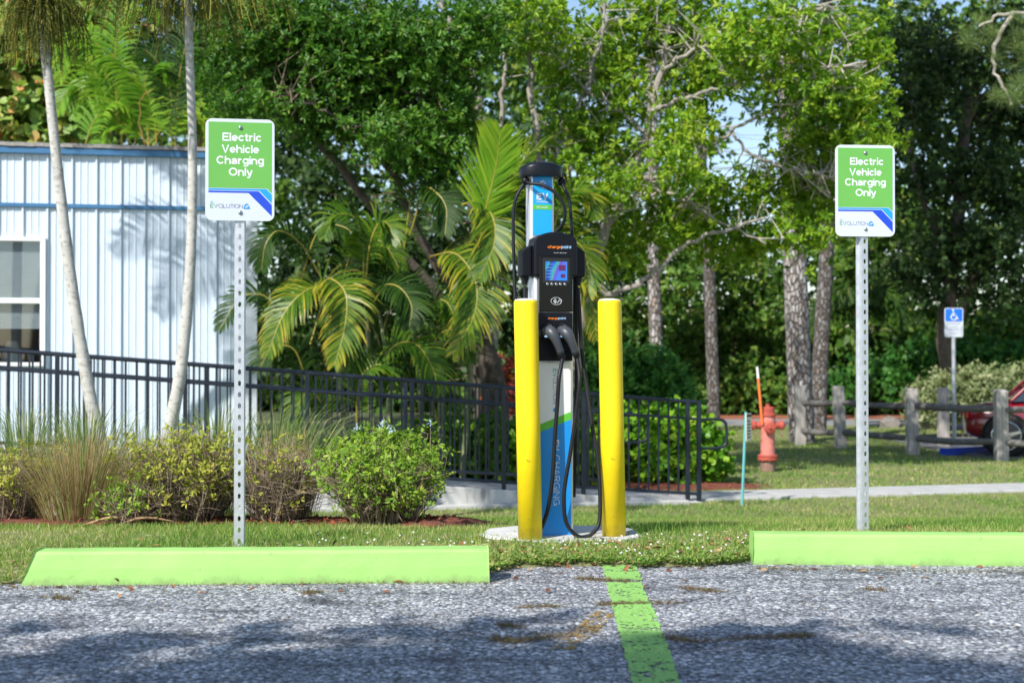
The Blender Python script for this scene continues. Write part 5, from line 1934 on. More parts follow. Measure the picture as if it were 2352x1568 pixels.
# ---- pines: tall plated trunks, crowns above the picture
def plated_bark(name, kd):
    m, n, l, p = nodes_of(name)
    tc = n.new('ShaderNodeTexCoord')
    mp = n.new('ShaderNodeMapping')
    mp.inputs['Scale'].default_value = (15, 15, 6.5)
    l.new(tc.outputs['Object'], mp.inputs[0])
    nzb = n.new('ShaderNodeTexNoise')
    nzb.inputs['Scale'].default_value = .9
    nzb.inputs['Detail'].default_value = 4
    l.new(mp.outputs[0], nzb.inputs['Vector'])
    mxb = n.new('ShaderNodeMixRGB')
    mxb.blend_type = 'ADD'
    mxb.inputs[0].default_value = .9
    l.new(mp.outputs[0], mxb.inputs[1])
    l.new(nzb.outputs['Color'], mxb.inputs[2])
    vo = n.new('ShaderNodeTexVoronoi')
    vo.feature = 'DISTANCE_TO_EDGE'
    vo.inputs['Scale'].default_value = 1.0
    l.new(mxb.outputs[0], vo.inputs['Vector'])
    v2 = n.new('ShaderNodeTexVoronoi')
    v2.inputs['Scale'].default_value = 1.0
    l.new(mxb.outputs[0], v2.inputs['Vector'])
    sp_ = n.new('ShaderNodeSeparateColor')
    l.new(v2.outputs['Color'], sp_.inputs[0])
    pc = ramp(n, [(q, tuple(v * kd for v in c)) for q, c in [(0, (.20, .165, .15)), (.45, (.36, .335, .32)), (.8, (.52, .50, .49)), (1, (.33, .25, .20))]])
    l.new(sp_.outputs[0], pc.inputs[0])
    r = ramp(n, [(.0, (0, 0, 0)), (.16, (1, 1, 1))])
    l.new(vo.outputs['Distance'], r.inputs[0])
    mx = n.new('ShaderNodeMixRGB')
    l.new(r.outputs[0], mx.inputs[0])
    mx.inputs[1].default_value = (.07, .052, .042, 1)
    l.new(pc.outputs[0], mx.inputs[2])
    l.new(mx.outputs[0], p.inputs['Base Color'])
    p.inputs['Roughness'].default_value = .92
    b = n.new('ShaderNodeBump')
    b.inputs['Strength'].default_value = 1
    b.inputs['Distance'].default_value = .03
    l.new(r.outputs[0], b.inputs['Height'])
    l.new(b.outputs[0], p.inputs['Normal'])
    return m


M_PINE = plated_bark('pine_bark', 1.0)
M_PINED = plated_bark('pine_bark_dark', .52)


def pine(label, pts, d, w0, w1, bark=None):
    t = thing('pine_tree', label, 'tree', tuple(on_ground(pts[0][0], d)))
    mm = MB()
    p3 = [on_ground(pts[0][0], d) + Vector((0, 0, -.1))] + [P(x, y, d) for x, y in pts[1:]]
    c = bez(p3, 30)
    k = d / F / 2
    mm.tube(c, [(w0 + (w1 - w0) * i / 30) * k * (1.18 if i == 0 else 1) * RNG.uniform(.97, 1.03) for i in range(31)], 18)
    mm.build('trunk', bark or M_PINE, t, smooth=True)
    top = np.array(c[-1])
    n_ = 420
    pos = top + RNG.normal(size=(n_, 3)) * np.array([1.3, 1.3, .9]) + np.array([0, 0, 1.2])
    nd = 16
    b = np.repeat(pos, nd, 0)
    dd = nrm(RNG.normal(size=(n_ * nd, 3)) + np.array([0, 0, .5]))
    leaves('crown', b, dd, RNG.normal(size=(n_ * nd, 3)), .22, .008, RNG.random(n_ * nd), LM_NEEDLE, t, 'kite')
    return t


pine('stout pine trunk with scaly grey bark left of the right electric vehicle sign', [(1842, 1015), (1840, 960), (1832, 760), (1825, 560), (1815, 300), (1812, 50), (1808, -260)], 26.8, 62, 44)
pine('slimmer dark pine trunk just behind the stout pine, nearer the right sign', [(1878, 990), (1880, 940), (1888, 760), (1898, 600), (1905, 400), (1900, 150), (1898, -200)], 30.5, 40, 26, M_PINED)
pine('dark plated pine trunk above the end of the railing', [(1640, 985), (1638, 900), (1632, 700), (1625, 540), (1612, 380), (1605, 100), (1600, -160)], 31, 30, 24, M_PINED)
pine('pale pine trunk behind the right bollard and the railing', [(1512, 985), (1510, 900), (1505, 720), (1500, 560), (1498, 300), (1496, 100), (1495, -150)], 30, 34, 24)

# ---- the dark oak on the right
ob = [(2110, 250, 110, 110), (2200, 150, 120, 110), (2290, 260, 110, 100), (2130, 430, 100, 90), (2240, 400, 110, 90), (2330, 480, 90, 90), (2160, 580, 100, 70), (2260, 560, 90, 70), (2100, 100, 90, 100), (2320, 80, 110, 100),
      (2400, 300, 120, 200), (2210, 680, 110, 45), (2080, 640, 70, 60), (2340, 640, 90, 60)]
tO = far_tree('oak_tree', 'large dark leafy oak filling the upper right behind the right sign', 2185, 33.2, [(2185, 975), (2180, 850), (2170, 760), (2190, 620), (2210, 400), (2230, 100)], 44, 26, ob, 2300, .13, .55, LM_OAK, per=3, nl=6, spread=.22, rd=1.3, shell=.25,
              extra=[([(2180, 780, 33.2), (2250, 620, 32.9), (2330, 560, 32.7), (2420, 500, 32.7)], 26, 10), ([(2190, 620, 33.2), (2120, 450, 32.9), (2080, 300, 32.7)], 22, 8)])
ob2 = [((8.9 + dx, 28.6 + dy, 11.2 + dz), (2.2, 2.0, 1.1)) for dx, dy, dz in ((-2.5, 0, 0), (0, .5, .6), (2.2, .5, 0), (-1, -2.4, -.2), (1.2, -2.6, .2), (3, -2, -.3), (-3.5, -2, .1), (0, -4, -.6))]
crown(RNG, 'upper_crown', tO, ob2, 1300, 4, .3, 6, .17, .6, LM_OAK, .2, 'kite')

# pine boughs reaching in at the upper right
tP = thing('pine_tree', 'pine with drooping grey bough and needle tufts at the upper right edge', 'tree', tuple(on_ground(2520, 22)))
mm = MB()
limb(mm, [(2520, 1075, 22), (2515, 700, 22), (2500, 300, 22), (2480, -100, 22)], 22, 44, 30, 14)
mm.build('trunk', M_PINE, tP, smooth=True)
mm = MB()
sP = limb(mm, [(2500, 90, 22), (2400, 40, 21.9), (2320, 30, 21.8), (2250, 60, 21.8)], 22, 12, 5, 7, 16)
sP += limb(mm, [(2330, 30, 21.8), (2290, 90, 21.8), (2285, 150, 21.8), (2310, 200, 21.8), (2325, 240, 21.8)], 22, 11, 5, 7, 16)
mm.build('bough', M_TWIG, tP, smooth=True)
b_, d_ = [], []
for (x, y, r) in ((2290, 70, 50), (2330, 100, 50), (2345, 190, 45), (2310, 215, 40), (2360, 40, 60), (2400, 110, 60), (2380, 220, 50), (2240, 80, 35)):
    for k in range(9):
        c = np.array(P(x + RNG.normal() * r * .5, y + RNG.normal() * r * .5, 21.8 + RNG.normal() * .2))
        n_ = 60
        b_.append(np.repeat(c[None], n_, 0) + RNG.normal(size=(n_, 3)) * .02)
        d_.append(nrm(RNG.normal(size=(n_, 3)) * .8 + np.array([0, -.1, .35])))
b_ = np.concatenate(b_)
d_ = np.concatenate(d_)
leaves('needles', b_, d_, RNG.normal(size=b_.shape), .20, .006, RNG.random(len(b_)), LM_NEEDLE, tP, 'kite')

# ---- trees further back
bw2 = None
far_tree('background_tree', 'yellow-green tree behind the pale pine trunk', 1420, 38, [(1420, 960), (1415, 760), (1405, 600), (1400, 420)], 22, 10,
         [(1400, 560, 110, 80), (1330, 620, 90, 60), (1480, 600, 110, 70), (1420, 690, 120, 60), (1560, 560, 90, 70), (1380, 740, 90, 40), (1540, 660, 90, 50)], 750, .17, .6, LM_FAR, nl=5, rd=1.6)
far_tree('background_tree', 'green tree behind the dark plated pine trunk', 1690, 41, [(1690, 960), (1685, 760), (1690, 560)], 22, 10,
         [(1700, 640, 110, 60), (1760, 720, 110, 60), (1640, 760, 110, 60), (1720, 820, 120, 50), (1580, 790, 70, 60)], 700, .18, .6, LM_FAR, nl=5, rd=1.6)
far_tree('background_tree', 'green tree between the slim pine and the oak', 1985, 40, [(1985, 960), (1990, 800), (1985, 600)], 22, 10,
         [(1970, 560, 80, 80), (1990, 680, 90, 60), (2040, 760, 90, 60), (1940, 640, 70, 60), (1960, 480, 60, 60), (2080, 520, 70, 70)], 600, .18, .6, LM_FAR, nl=5, rd=1.6)
far_tree('background_tree', 'tree with yellowing leaves low behind the wheelchair sign', 2310, 38, [(2310, 940), (2305, 820), (2320, 640)], 20, 10,
         [(2290, 760, 90, 40), (2360, 800, 90, 40), (2240, 820, 90, 40), (2150, 810, 70, 40), (2340, 720, 60, 40)], 500, .18, .6, LM_FAR, nl=5, rd=1.6)
far_tree('background_tree', 'dark tree seen between the palm clump and the charger', 1100, 30, [(1100, 960), (1090, 700), (1080, 400)], 26, 12,
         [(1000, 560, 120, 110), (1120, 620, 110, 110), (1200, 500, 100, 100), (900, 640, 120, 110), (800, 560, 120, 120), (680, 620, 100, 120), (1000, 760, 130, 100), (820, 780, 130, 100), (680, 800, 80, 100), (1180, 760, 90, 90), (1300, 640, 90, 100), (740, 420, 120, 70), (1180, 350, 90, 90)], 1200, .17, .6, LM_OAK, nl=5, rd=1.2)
far_tree('background_tree', 'tall tree high behind the evergreen crowns near the top centre', 1290, 40, [(1290, 960), (1280, 500), (1270, 100)], 26, 12,
         [(1240, 230, 70, 60), (1180, 130, 90, 80), (1120, 20, 90, 70), (1430, 160, 80, 60), (1560, 90, 90, 60), (1700, 150, 90, 60), (1830, 60, 110, 70), (1980, 40, 120, 90), (1480, 400, 90, 50), (1590, 480, 80, 40), (1850, 300, 80, 60), (1960, 400, 80, 70)], 800, .19, .6, LM_FAR, nl=5, rd=1.6)
far_tree('background_tree', 'tall dark tree behind the palms left of centre at the top', 470, 33, [(470, 900), (460, 500), (455, 100)], 26, 12,
         [(420, 60, 130, 90), (540, 60, 130, 90), (300, 40, 110, 80), (470, 200, 130, 80), (620, 180, 120, 90), (330, 200, 110, 90), (760, 120, 130, 110), (620, 320, 120, 80), (220, 260, 90, 80), (900, 160, 110, 110)], 1000, .18, .6, LM_OAK, nl=5, rd=1.3)

# ---- far wood: a mass of foliage closing the view low down
bw = [blob(x, y, 110, 55, 46 + RNG.uniform(-1.5, 1.5), 1.2) for x in range(-150, 2600, 95) for y in (780, 860, 930)]
crown(RNG, 'far_wood', None, bw, 4200, 3, .35, 5, .34, .7, LM_FAR, .2, 'kite', kind='stuff')
bw = []
bw += [blob(x, y, 120, 60, 47, 1.2) for x in list(range(-150, 1250, 120)) for y in (560, 670)]
bw += [blob(x, y, 100, 60, 40, 1.2) for x in range(200, 560, 80) for y in (330, 430)]
bw += [blob(x, y, 80, 50, 46, 1.2) for x in (1900, 2000, 2080, 2160, 1560, 1780) for y in (700, 620)]
bw += [blob(x, y, 110, 70, 44, 1.2) for x in range(520, 1250, 90) for y in (80, 200, 330, 450)]
bw += [blob(x, y, 110, 70, 44, 1.2) for x in range(2050, 2500, 90) for y in (60, 170, 300, 420, 540)]
bw += [blob(x, y, 90, 55, 44, 1.2) for x, y in ((1270, 420), (1350, 300), (1450, 330), (1500, 220), (1600, 330), (1850, 250), (1950, 180), (1400, 90), (1620, 120), (1750, 180), (1850, 420), (1560, 480), (1780, 560), (1640, 600), (1900, 560))]
crown(RNG, 'far_wood', None, bw, 4600, 3, .35, 5, .24, .65, LM_FAR, .3, 'kite', kind='stuff')

# ---- bushes and hedges
def bush(name, label, cat_, x, d, blobs, n, L, wr, lm, per=3, nl=6, spread=.08, rd=.5, templ='oval', stems=14, up=.5, shell=.55):
    base = on_ground(x, d)
    t = thing(name, label, cat_, tuple(base))
    bb = [blob(bx, by, rx, ry, d + RNG.uniform(-.1, .1), rd) for bx, by, rx, ry in blobs]
    cp = crown(RNG, 'foliage', t, bb, n, per, spread, nl, L, wr, lm, shell, templ, up)
    mm = MB()
    for k in range(stems):
        q = cp[RNG.integers(0, len(cp))]
        s0 = np.array(base) + np.array([(q[0] - base.x) * .55, (q[1] - base.y) * .5, 0])
        mm.tube([s0, s0 * .4 + q * .6 + RNG.normal(size=3) * .04, q], [.012, .009, .005], 5, cap=False)
    mm.build('stems', M_TWIGB, t)
    return t


bush('hedge', 'bright green round-leaved hedge behind the ramp railing, right of the charger', 'hedge', 1400, 17.75, [(1360, 1035, 70, 80), (1430, 1020, 75, 85), (1510, 1020, 80, 85), (1580, 1025, 65, 85), (1625, 1040, 42, 72), (1290, 1045, 60, 72), (1550, 1060, 100, 55)], 1150, .075, .82, LM_CLUSIA, rd=.5, templ='round', per=3, nl=5)
bush('hedge', 'bright green round-leaved hedge behind the ramp railing, left of the charger', 'hedge', 1080, 18.0, [(1010, 1025, 60, 75), (1080, 1030, 70, 75), (1150, 1035, 65, 72), (1210, 1040, 50, 70), (950, 1040, 50, 60)], 850, .075, .82, LM_CLUSIA, rd=.5, templ='round', per=3, nl=5)
bush('bush', 'rounded deep green bush behind the right bollard', 'bush', 1400, 25, [(1380, 860, 80, 70), (1470, 865, 90, 70), (1430, 920, 120, 50), (1340, 880, 60, 60), (1545, 900, 40, 50)], 900, .11, .6, LM_BUSH, rd=.9, spread=.12, shell=.4)
bush('bush', 'light green bush behind the hydrant marker', 'bush', 1700, 39.5, [(1690, 900, 90, 50), (1780, 910, 60, 40), (1620, 905, 60, 50)], 420, .16, .6, LM_FAR, rd=.9, spread=.2, templ='kite')
bush('croton', 'red-leaved croton beyond the wooden fence', 'croton', 2095, 39, [(2092, 905, 30, 30), (2085, 930, 32, 22)], 130, .2, .5, LM_RED, rd=.5, spread=.15, templ='kite')
bush('croton', 'yellow and orange croton beside the red one', 'croton', 2148, 39.2, [(2148, 900, 28, 32), (2150, 928, 32, 22)], 130, .2, .5, LM_YEL, rd=.5, spread=.15, templ='kite')
bush('croton', 'reddish croton seen between the dark trunk and the charger', 'croton', 1175, 24, [(1170, 860, 22, 40), (1160, 905, 30, 26)], 45, .11, .5, LM_RED, rd=.4, spread=.12, templ='kite')
bush('hedge', 'pale variegated clipped hedge behind the red car', 'hedge', 2250, 28.6, [(2160, 915, 65, 55), (2250, 905, 75, 58), (2340, 905, 75, 60), (2430, 905, 75, 60), (2120, 935, 40, 40)], 1300, .10, .4, LM_PALE, rd=.6, spread=.1, templ='kite', shell=.6)
bush('bush', 'green shrubbery above the pale hedge at right', 'bush', 2230, 36, [(2120, 840, 80, 40), (2220, 830, 90, 40), (2320, 835, 90, 40), (2420, 830, 80, 40)], 650, .16, .6, LM_BUSH, rd=.8, spread=.18, templ='kite')
bush('bush', 'green shrubbery beyond the fence between pines and crotons', 'bush', 1990, 39, [(1960, 890, 60, 40), (2040, 900, 60, 40), (1930, 920, 60, 30), (2040, 860, 50, 40)], 420, .17, .6, LM_BUSH, rd=.8, spread=.18, templ='kite')
# small fan palm beyond
fr3 = []
for k in range(13):
    a = radians(-10 + 200 * k / 12)
    fr3.append(([(1975, 720, 33), (1975 + 45 * cos(a), 720 - 45 * sin(a), 32.8), (1975 + 85 * cos(a), 715 - 62 * sin(a), 32.6), (1975 + 100 * cos(a), 745 - 50 * sin(a), 32.5)], .5, 18, .1, dict(droop=.4)))
palm_clump('cabbage_palm', 'small palm with a tuft of pale fronds between the pines and the right sign post', on_ground(1975, 33), fr3, [([(1975, 975, 33), (1978, 850, 33), (1975, 720, 33)], 26, 24)], LM_PALM_SHADE, .05, 33)
# rocks by the road
for (x, y, r, lab) in ((2042, 985, 26, 'dark boulder by the far road seen through the fence'), (2120, 985, 20, 'tan boulder beside the dark one by the far road')):
    mm = MB()
    d = 32.5
    k = r * d / F
    mm.lathe([(k * 1.0, -.05), (k * 1.05, .08), (k * .9, k * .6), (k * .5, k * .9), (.02, k * .95)], tuple(on_ground(x, d)), 12)
    mm.v = [(vx + RNG.normal() * .04, vy + RNG.normal() * .04, vz + RNG.normal() * .03) for vx, vy, vz in mm.v]
    tag(mm.build('boulder', mat('boulder', (.2, .18, .16), .9, .3, 6, bump=.4), smooth=True), lab, 'boulder')

# ================================================================== FOREGROUND BED
def shrub(label, x, d, w, h, dep, n_leaf, n_stem, lm, L=.030, top_bias=.6, flowers=0, twig=M_TWIGB, seed=1, name='shrub', fill=1.0):
    r = np.random.default_rng(seed)
    base = on_ground(x, d)
    t = thing(name, label, 'shrub', tuple(base))
    W, D, H = w * d / F / 2, dep, h * d / F
    tips = []
    mm = MB()
    for k in range(n_stem):
        a = r.uniform(0, 2 * pi)
        q = sqrt(r.random())
        b0 = np.array([base.x + W * .45 * q * cos(a), base.y + D * .4 * q * sin(a), base.z - .01])
        hh = H * r.uniform(.55, 1.02)
        lump = 1 + .16 * sin(3 * a + seed) + .10 * sin(7 * a + 2 * seed)
        tip = np.array([base.x + W * q * lump * cos(a) + r.normal() * .035, base.y + D * q * sin(a) + r.normal() * .03, base.z + hh * (1 - .25 * q * q) * (.94 + .09 * sin(5 * a + seed)) + abs(r.normal()) * .012])
        m1 = b0 + (tip - b0) * .4 + r.normal(size=3) * .03
        m2 = b0 + (tip - b0) * .72 + r.normal(size=3) * .03
        mm.tube([b0, m1, m2, tip], [.0035, .003, .0022, .0012], 3, cap=False)
        tips.append(tip)
        for j in range(4):
            f = r.uniform(.3, .9)
            s0 = b0 + (tip - b0) * f
            e = s0 + np.array([r.normal() * .08, r.normal() * .08, r.uniform(.0, .10)])
            mm.tube([s0, (s0 + e) / 2 + r.normal(size=3) * .012, e], [.002, .0016, .001], 3, cap=False)
            tips.append(e)
    mm.build('twigs', twig, t, kind='stuff')
    tips = np.array(tips)
    hz_ = (tips[:, 2] - base.z) / H
    pr = np.clip(hz_, .05, 1) ** (top_bias * 2.2)
    cp = tips[r.choice(len(tips), int(n_leaf / 5), p=pr / pr.sum())]
    out = nrm(cp - np.array([base.x, base.y, base.z + H * .35]))
    b, dd, nn, ll, rr = rosettes(r, cp, out, 1, .018, 6, L, .45, .5, .9)
    leaves('foliage', b, dd, nn, ll, ll * .45, np.clip(rr * .6 + .4 * r.random(len(b)), 0, 1), lm, t, 'oval')
    if True:
      if flowers:
        fb = tips[np.argsort(-tips[:, 2])[:flowers * 3]][r.choice(flowers * 3, flowers, replace=False)]
        n5 = 16
      for f1 in (fb if flowers else []):
        bb = np.repeat(f1[None], n5, 0) + r.normal(size=(n5, 3)) * .010
        bb[:, 2] += .03
        leaves('flower', bb, r.normal(size=bb.shape), np.array([0, -.5, .8]) + r.normal(size=bb.shape) * .4, .012, .010, r.random(len(bb)), leafmat('plumbago_blue', [(0, (.34, .44, .74)), (1, (.58, .66, .86))], .6, .2), t, 'kite')
    return t


def tussock(label, x, d, n, h, spread, lm, seed, w=.006, lean=(0, 0), name='ornamental_grass', cat_='grass clump', br=.08, curve=.5):
    r = np.random.default_rng(seed)
    base = on_ground(x, d)
    t = thing(name, label, cat_, tuple(base))
    mm = MB()
    for k in range(n):
        a = r.uniform(0, 2 * pi)
        q = r.random() ** .7
        b0 = np.array(base) + np.array([br * q * cos(a), br * q * sin(a), -.01])
        hh = h * r.uniform(.5, 1.05)
        o = np.array([cos(a) * spread * q + lean[0] * r.random() + r.normal() * .04, sin(a) * spread * q * .8 + lean[1], 0])
        p1 = b0 + o * .30 + np.array([0, 0, hh * .45])
        p2 = b0 + o * .72 + np.array([0, 0, hh * .82])
        p3 = b0 + o * (1.0 + curve * .6 * q) + np.array([0, 0, hh * (1 - curve * .35 * q * r.random())])
        side = np.array([cos(a + 1.57 + r.normal() * .5), sin(a + 1.57) * .4, 0]) * w
        b = len(mm.v)
        for p, ww in ((b0, 1), (p1, 1), (p2, .7)):
            mm.v += [tuple(p - side * ww / 2), tuple(p + side * ww / 2)]
        mm.v.append(tuple(p3))
        mm.f += [(b, b + 1, b + 3, b + 2), (b + 2, b + 3, b + 5, b + 4), (b + 4, b + 5, b + 6)]
        mm.r += [r.random()] * 7
    mm.build('blades', lm, t)
    return t


shrub('leafy round shrub with a few pale blue flowers, rightmost in the mulch bed', 880, 7.92, 250, 240, .36, 9500, 420, LM_SHRUB, .030, .35, 6, seed=41)
shrub('half bare shrub with brown twigs just right of the left sign post', 640, 8.05, 170, 225, .33, 1500, 420, LM_SHRUBY, .027, .25, 0, seed=42)
shrub('yellow-green shrub with a brown twiggy middle, left of the left sign post', 425, 8.0, 270, 240, .36, 4600, 560, LM_SHRUBY, .030, .55, 0, seed=43)
shrub('sparse twiggy shrub at the left edge of the picture', 30, 8.1, 180, 200, .33, 1500, 200, LM_SHRUBY, .030, .4, 0, seed=44)
shrub('small leafy sprig low beside the dry grass clump', 300, 7.75, 90, 120, .14, 700, 60, LM_SHRUB, .026, .2, 0, seed=45)
tussock('brown dried ornamental grass clump in the mulch bed', 185, 7.95, 1000, .60, .36, LM_DRY, 51, .004, (.04, 0), br=.17, curve=1.1)
tussock('green fountain grass at the far left behind the shrubs', 60, 9.3, 483, .86, .38, LM_TALL, 52, .006)
tussock('green fountain grass behind the dry grass clump', 200, 9.1, 483, .84, .40, LM_TALL, 53, .006)
tussock('green fountain grass between the two grey palm trunks', 320, 9.5, 345, .74, .36, LM_TALL, 54, .006)
tussock('green fountain grass just left of the left sign post', 500, 9.2, 368, .86, .38, LM_TALL, 55, .006)
tussock('green fountain grass leaning right behind the half bare shrub', 640, 9.1, 552, .82, .40, LM_TALL, 56, .006, (.28, 0))
tussock('thin straw coloured grass stems behind the half bare shrub', 690, 8.3, 160, .66, .22, LM_DRY, 57, .004)
# low fallen palm boots in the bed
for k, (x, y, x2, y2, lab) in enumerate(((180, 1235, 330, 1205, 'dry brown palm leaf sheath lying below the grass clump'), (260, 1228, 400, 1212, 'second dry palm sheath lying under the yellow-green shrub'))):
    d = 7.62
    a_, b_ = on_ground(x, d), on_ground(x2, d + .08)
    mm = MB().tube(bez([a_ + Vector((0, 0, .02)), a_.lerp(b_, .5) + Vector((0, 0, .07)), b_ + Vector((0, 0, .05))], 10), [.004, .010, .014, .016, .018, .018, .016, .014, .012, .009, .004], 6, flat=.5)
    tag(mm.build('palm_sheath', mat('dry_sheath', (.36, .22, .12), .8, .3, 20, stretch=(1, 8, 8)), smooth=True), lab, 'dry leaf')

# ================================================================== LAWN
r = np.random.default_rng(77)


def lawn_blades(n, y0, y1, xf, hmin, hmax, w, name_seed):
    rr = np.random.default_rng(name_seed)
    y = y0 + (y1 - y0) * rr.random(n)
    x = (rr.random(n) * 2 - 1) * (y * .38 + .25)
    if xf is not None:
        keep = xf(x, y)
        x, y = x[keep], y[keep]
    ed = np.array([edge_y(q) for q in x])
    k = y > ed - .015 + rr.random(len(x)) * .03
    x, y = x[k], y[k]
    z = np.array([gz(q) for q in y]) + .004
    n = len(x)
    patch = .5 + .5 * np.sin(x * 2.3 + 1.7 * np.sin(y * 1.3)) * np.sin(y * 1.9 + x * .8)
    hh = (hmin + (hmax - hmin) * rr.random(n)) * (.75 + .4 * patch)
    d = nrm(np.stack([rr.normal(size=n) * .55, rr.normal(size=n) * .55, np.ones(n)], 1))
    nn = np.stack([rr.normal(size=n), rr.normal(size=n) - .6, np.zeros(n)], 1)
    rnd = np.clip(.15 + .35 * (1 - patch) + .55 * rr.random(n) ** 1.3, 0, 1)
    return np.stack([x, y, z], 1), d, nn, hh, np.full(n, w), rnd


def outside(x, y):
    k = np.ones(len(x), bool)
    for cx, cy, rx, ry in BEDS:
        k &= ((x - cx) / rx) ** 2 + ((y - cy) / ry) ** 2 > .92
    k &= ~((x > -.13) & (x < .6) & (y > 6.6) & (y < 7.18))
    # path
    lx_ = (x - 2.18) * cos(WA) + (y - 15.62) * sin(WA)
    ly_ = -(x - 2.18) * sin(WA) + (y - 15.62) * cos(WA)
    k &= ~((lx_ > -.25) & (ly_ > -.03) & (ly_ < .89))
    # ramp
    lx_ = (x - R0.x) * cos(TH) + (y - R0.y) * sin(TH)
    ly_ = -(x - R0.x) * sin(TH) + (y - R0.y) * cos(TH)
    k &= ~((lx_ < .05) & (lx_ > -9.5) & (ly_ > -.2) & (ly_ < 1.4))
    # car park
    k &= ~((x > 7.2) & (y > 22.3 + (x - 7.4) * .055) & (y < 30))
    # building
    lx_ = (x - B0.x) * cos(TH) + (y - B0.y) * sin(TH)
    ly_ = -(x - B0.x) * sin(TH) + (y - B0.y) * cos(TH)
    k &= ~((lx_ < .05) & (ly_ > -.1))
    return k


parts = [lawn_blades(60000, 5.4, 7.6, outside, .024, .056, .0042, 1), lawn_blades(90000, 7.4, 11, outside, .03, .062, .0055, 2),
         lawn_blades(80000, 10.5, 17.5, outside, .035, .065, .008, 3), lawn_blades(70000, 17, 33, outside, .04, .07, .014, 4)]
cat6 = [np.concatenate([p[i] for p in parts]) for i in range(6)]
leaves('lawn_grass', cat6[0], cat6[1], cat6[2], cat6[3], cat6[4], cat6[5], LM_GRASS, None, 'blade', kind='stuff')

# creeping ground cover with tiny white flowers along the kerbless edge
n = 15000
x = r.uniform(-.35, 1.6, n)
y = np.array([edge_y(q) for q in x]) + np.abs(r.normal(size=n)) * .28 - .02 + .03 * np.sin(x * 31)
k = (y < 7.0) & ~((x > -.08) & (x < .56) & (y > 6.64))
x2 = r.uniform(-2.6, 3.2, 5000)
y2 = np.array([edge_y(q) for q in x2]) + r.random(5000) * 1.0
x, y = np.concatenate([x[k], x2]), np.concatenate([y[k], y2])
n = len(x)
z = np.array([gz(q) for q in y]) + r.random(n) * .019 + .003
leaves('ground_cover', np.stack([x, y, z], 1), np.stack([r.normal(size=n), r.normal(size=n), r.random(n) * .8], 1), np.array([0, -.2, 1.]) + r.normal(size=(n, 3)) * .35,
       .012 + .014 * r.random(n), .007 + .006 * r.random(n), r.random(n), leafmat('ground_cover_leaf', [(0, (0.070, 0.168, 0.028)), (.6, (0.182, 0.322, 0.056)), (.9, (0.364, 0.420, 0.098)), (1, (0.504, 0.364, 0.168))], .5, .3), None, 'kite', kind='stuff')
n = 110
fc = r.uniform(-.3, 1.3, 16)
x = np.concatenate([fc[r.integers(0, 16, n)] + r.normal(size=n) * .06, r.uniform(-1.0, 0, 26)])
n = len(x)
y = np.array([edge_y(q) for q in x]) + .06 + r.random(n) * .75
y[110:] += .3
k = ~((x > -.08) & (x < .56) & (y > 6.66))
x, y = x[k], y[k]
n = len(x)
z = np.array([gz(q) for q in y]) + .022 + r.random(n) * .02
b = np.repeat(np.stack([x, y, z], 1), 5, 0)
a = np.tile(np.arange(5) * 2 * pi / 5, n) + np.repeat(r.random(n) * 6, 5)
leaves('tiny_flowers', b, np.stack([np.cos(a), np.sin(a) * .7, np.sin(a) * .5 + .25], 1), np.array([0, -.7, .7]) + r.normal(size=(n * 5, 3)) * .2, .0055, .005, r.random(n * 5),
       leafmat('flower_white', [(0, (.62, .60, .72)), (1, (.85, .85, .88))], .6, .2, tint=(1, 1, 1)), None, 'kite', kind='stuff')
# fallen leaves
n = 330
x = r.uniform(-2.6, 2.7, n)
y = np.array([edge_y(q) for q in x]) + r.normal(size=n) * .25 + .12
z = np.where(y > np.array([edge_y(q) for q in x]), np.array([gz(q) for q in y]) + .03, .006)
leaves('fallen_leaves', np.stack([x, y, z], 1), np.stack([r.normal(size=n), r.normal(size=n), r.random(n) * .3], 1), np.array([0, -.3, 1.]) + r.normal(size=(n, 3)) * .3,
       .025 + .02 * r.random(n), .013 + .01 * r.random(n), r.random(n), leafmat('fallen_leaf', [(0, (.13, .05, .03)), (.6, (.30, .13, .06)), (1, (.42, .27, .13))], .8, .1), None, 'oval', kind='stuff')
# weeds and dead grass in the cracks of the asphalt
cr = []
for pts, m_, s_ in (([(1130, 1465), (1180, 1472), (1260, 1462), (1370, 1450)], 700, 5), ([(1530, 1462), (1600, 1474), (1700, 1466), (1800, 1462), (1860, 1460)], 800, 4), ([(1330, 1328), (1380, 1332), (1450, 1336)], 500, 5),
                    ([(1570, 1350), (1610, 1355), (1650, 1358)], 350, 5), ([(1380, 1388), (1450, 1386), (1560, 1384)], 500, 3), ([(1190, 1395), (1240, 1393), (1280, 1392)], 200, 3), ([(120, 1372), (160, 1376)], 200, 4), ([(700, 1362), (730, 1360)], 200, 4),
                    ([(50, 1350), (400, 1345), (800, 1340), (1130, 1340)], 700, 3), ([(1735, 1306), (2000, 1309), (2352, 1316)], 500, 3), ([(1980, 1352), (2030, 1356)], 150, 3), ([(1140, 1435), (1200, 1440)], 200, 4)):
    c = bez([lotpt(*p) for p in pts], 40)
    for q in range(m_):
        p = c[r.integers(0, 41)]
        cr.append((p.x + r.normal() * .012 + r.uniform(-.02, .02), p.y + r.normal() * .004 * s_, .003))
cr = np.array(cr)
n = len(cr)
leaves('crack_weeds', cr, np.stack([r.normal(size=n), r.normal(size=n), .25 + r.random(n) * .7], 1), r.normal(size=(n, 3)), .008 + .014 * r.random(n), .0022, r.random(n),
       leafmat('crack_weed', [(0, (.07, .05, .035)), (.5, (.17, .11, .06)), (.8, (.22, .17, .08)), (1, (.12, .18, .04))], .8, .1), None, 'blade', kind='stuff')

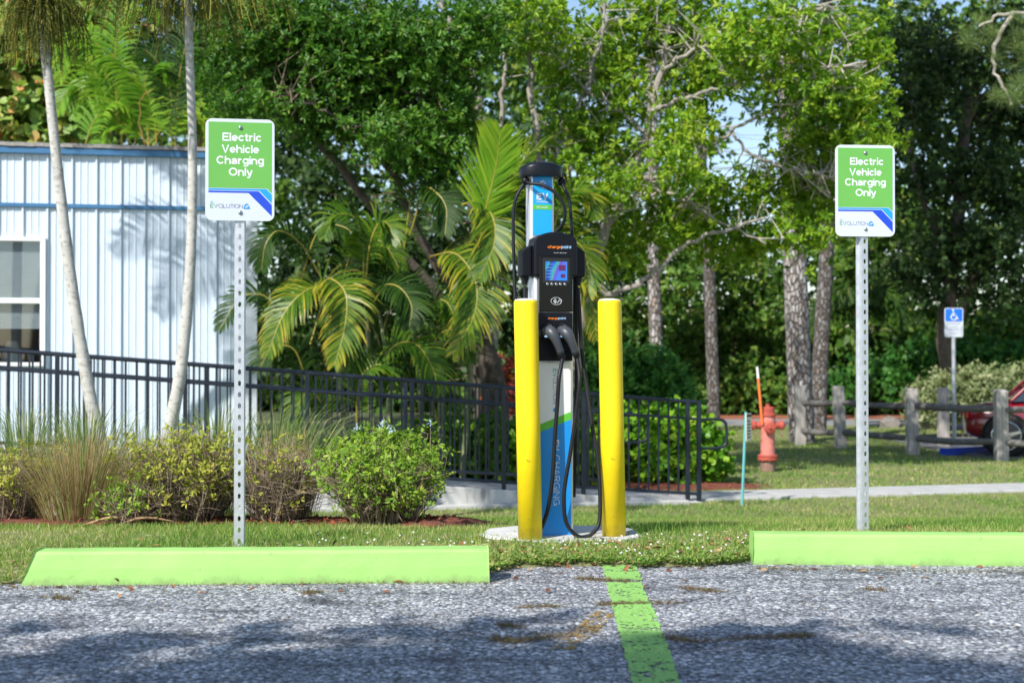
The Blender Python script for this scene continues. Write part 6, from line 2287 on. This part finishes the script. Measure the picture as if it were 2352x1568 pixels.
# loose grit on the asphalt, thicker where the lot meets turf and wheel stops
n = 9000
x = r.uniform(-2.9, 3.2, n)
ed = np.array([edge_y(q) for q in x])
y = np.where(r.random(n) < .45, ed - np.abs(r.normal(size=n)) * .10, 3.0 + r.random(n) * 3.0)
y = np.where((x > -1.92) & (x < -.08) & (y > 5.46), 5.47 + .04 * (x + 1.9) / 1.8 - np.abs(r.normal(size=n)) * .035, y)
y = np.where((x > 1.0) & (y > 6.0), 5.99 - .05 * (x - 1) - np.abs(r.normal(size=n)) * .03, y)
k = y < ed + .01
x, y = x[k], y[k]
n = len(x)
sz = .003 + .007 * r.random(n) ** 2.5
leaves('loose_grit', np.stack([x, y, np.full(n, .0005)], 1), np.stack([r.normal(size=n), r.normal(size=n), np.zeros(n)], 1), np.tile(np.array([0, 0, 1.]), (n, 1)), sz, sz * (.7 + .5 * r.random(n)), r.random(n),
       leafmat('grit', [(0, (.06, .06, .065)), (.45, (.26, .27, .285)), (.8, (.55, .56, .57)), (1, (.50, .38, .26))], .9, 0), None, 'stone', kind='stuff')
# dry thatch among the near turf
n = 5200
x = r.uniform(-2.9, 3.0, n)
y = np.array([edge_y(q) for q in x]) + np.abs(r.normal(size=n)) * .5
k = outside(x, y)
x, y = x[k], y[k]
n = len(x)
z = np.array([gz(q) for q in y]) + .008 + .02 * r.random(n)
leaves('dry_thatch', np.stack([x, y, z], 1), np.stack([r.normal(size=n), r.normal(size=n), r.normal(size=n) * .25], 1), np.array([0, -.3, 1.]) + r.normal(size=(n, 3)) * .3, .03 + .04 * r.random(n), .003, r.random(n),
       leafmat('thatch', [(0, (.24, .17, .08)), (.6, (.46, .37, .20)), (1, (.62, .54, .34))], .9, .1), None, 'kite', kind='stuff')

# a tree behind the camera shades the near asphalt
tB = thing('shade_tree', 'leafy tree behind the photographer whose shade lies on the near asphalt', 'tree', (-4.6, -5.2, 0))
mm = MB().tube(bez([(-4.6, -5.2, -.05), (-4.5, -5.1, 2), (-4.2, -4.8, 4.2), (-4.0, -4.5, 6)], 14), [.2 - .1 * i / 14 for i in range(15)], 12)
mm.build('trunk', M_BARKD, tB, smooth=True)
sxy = np.array([-sin(SUN_AZ), -cos(SUN_AZ)]) / math.tan(SUN_EL)
bb = []
for (gx, gy, hh, rx) in ((-1.2, 3.5, 6.2, 1.25), (-.1, 3.75, 6.4, 1.15), (.8, 3.8, 6.4, .95), (-2.2, 2.6, 6.0, 1.5), (-.9, 2.2, 7.0, 1.6), (.5, 2.4, 6.8, 1.3), (1.0, 2.9, 6.4, 1.0), (-.6, .8, 6.2, 1.6), (.6, .6, 7, 1.5)):
    bb.append(((gx + sxy[0] * hh, gy - .32 + sxy[1] * hh, hh), (rx, rx, .5)))
crown(RNG, 'crown', tB, bb, 1700, 4, .13, 7, .17, .5, LM_OAK, .1, 'kite')
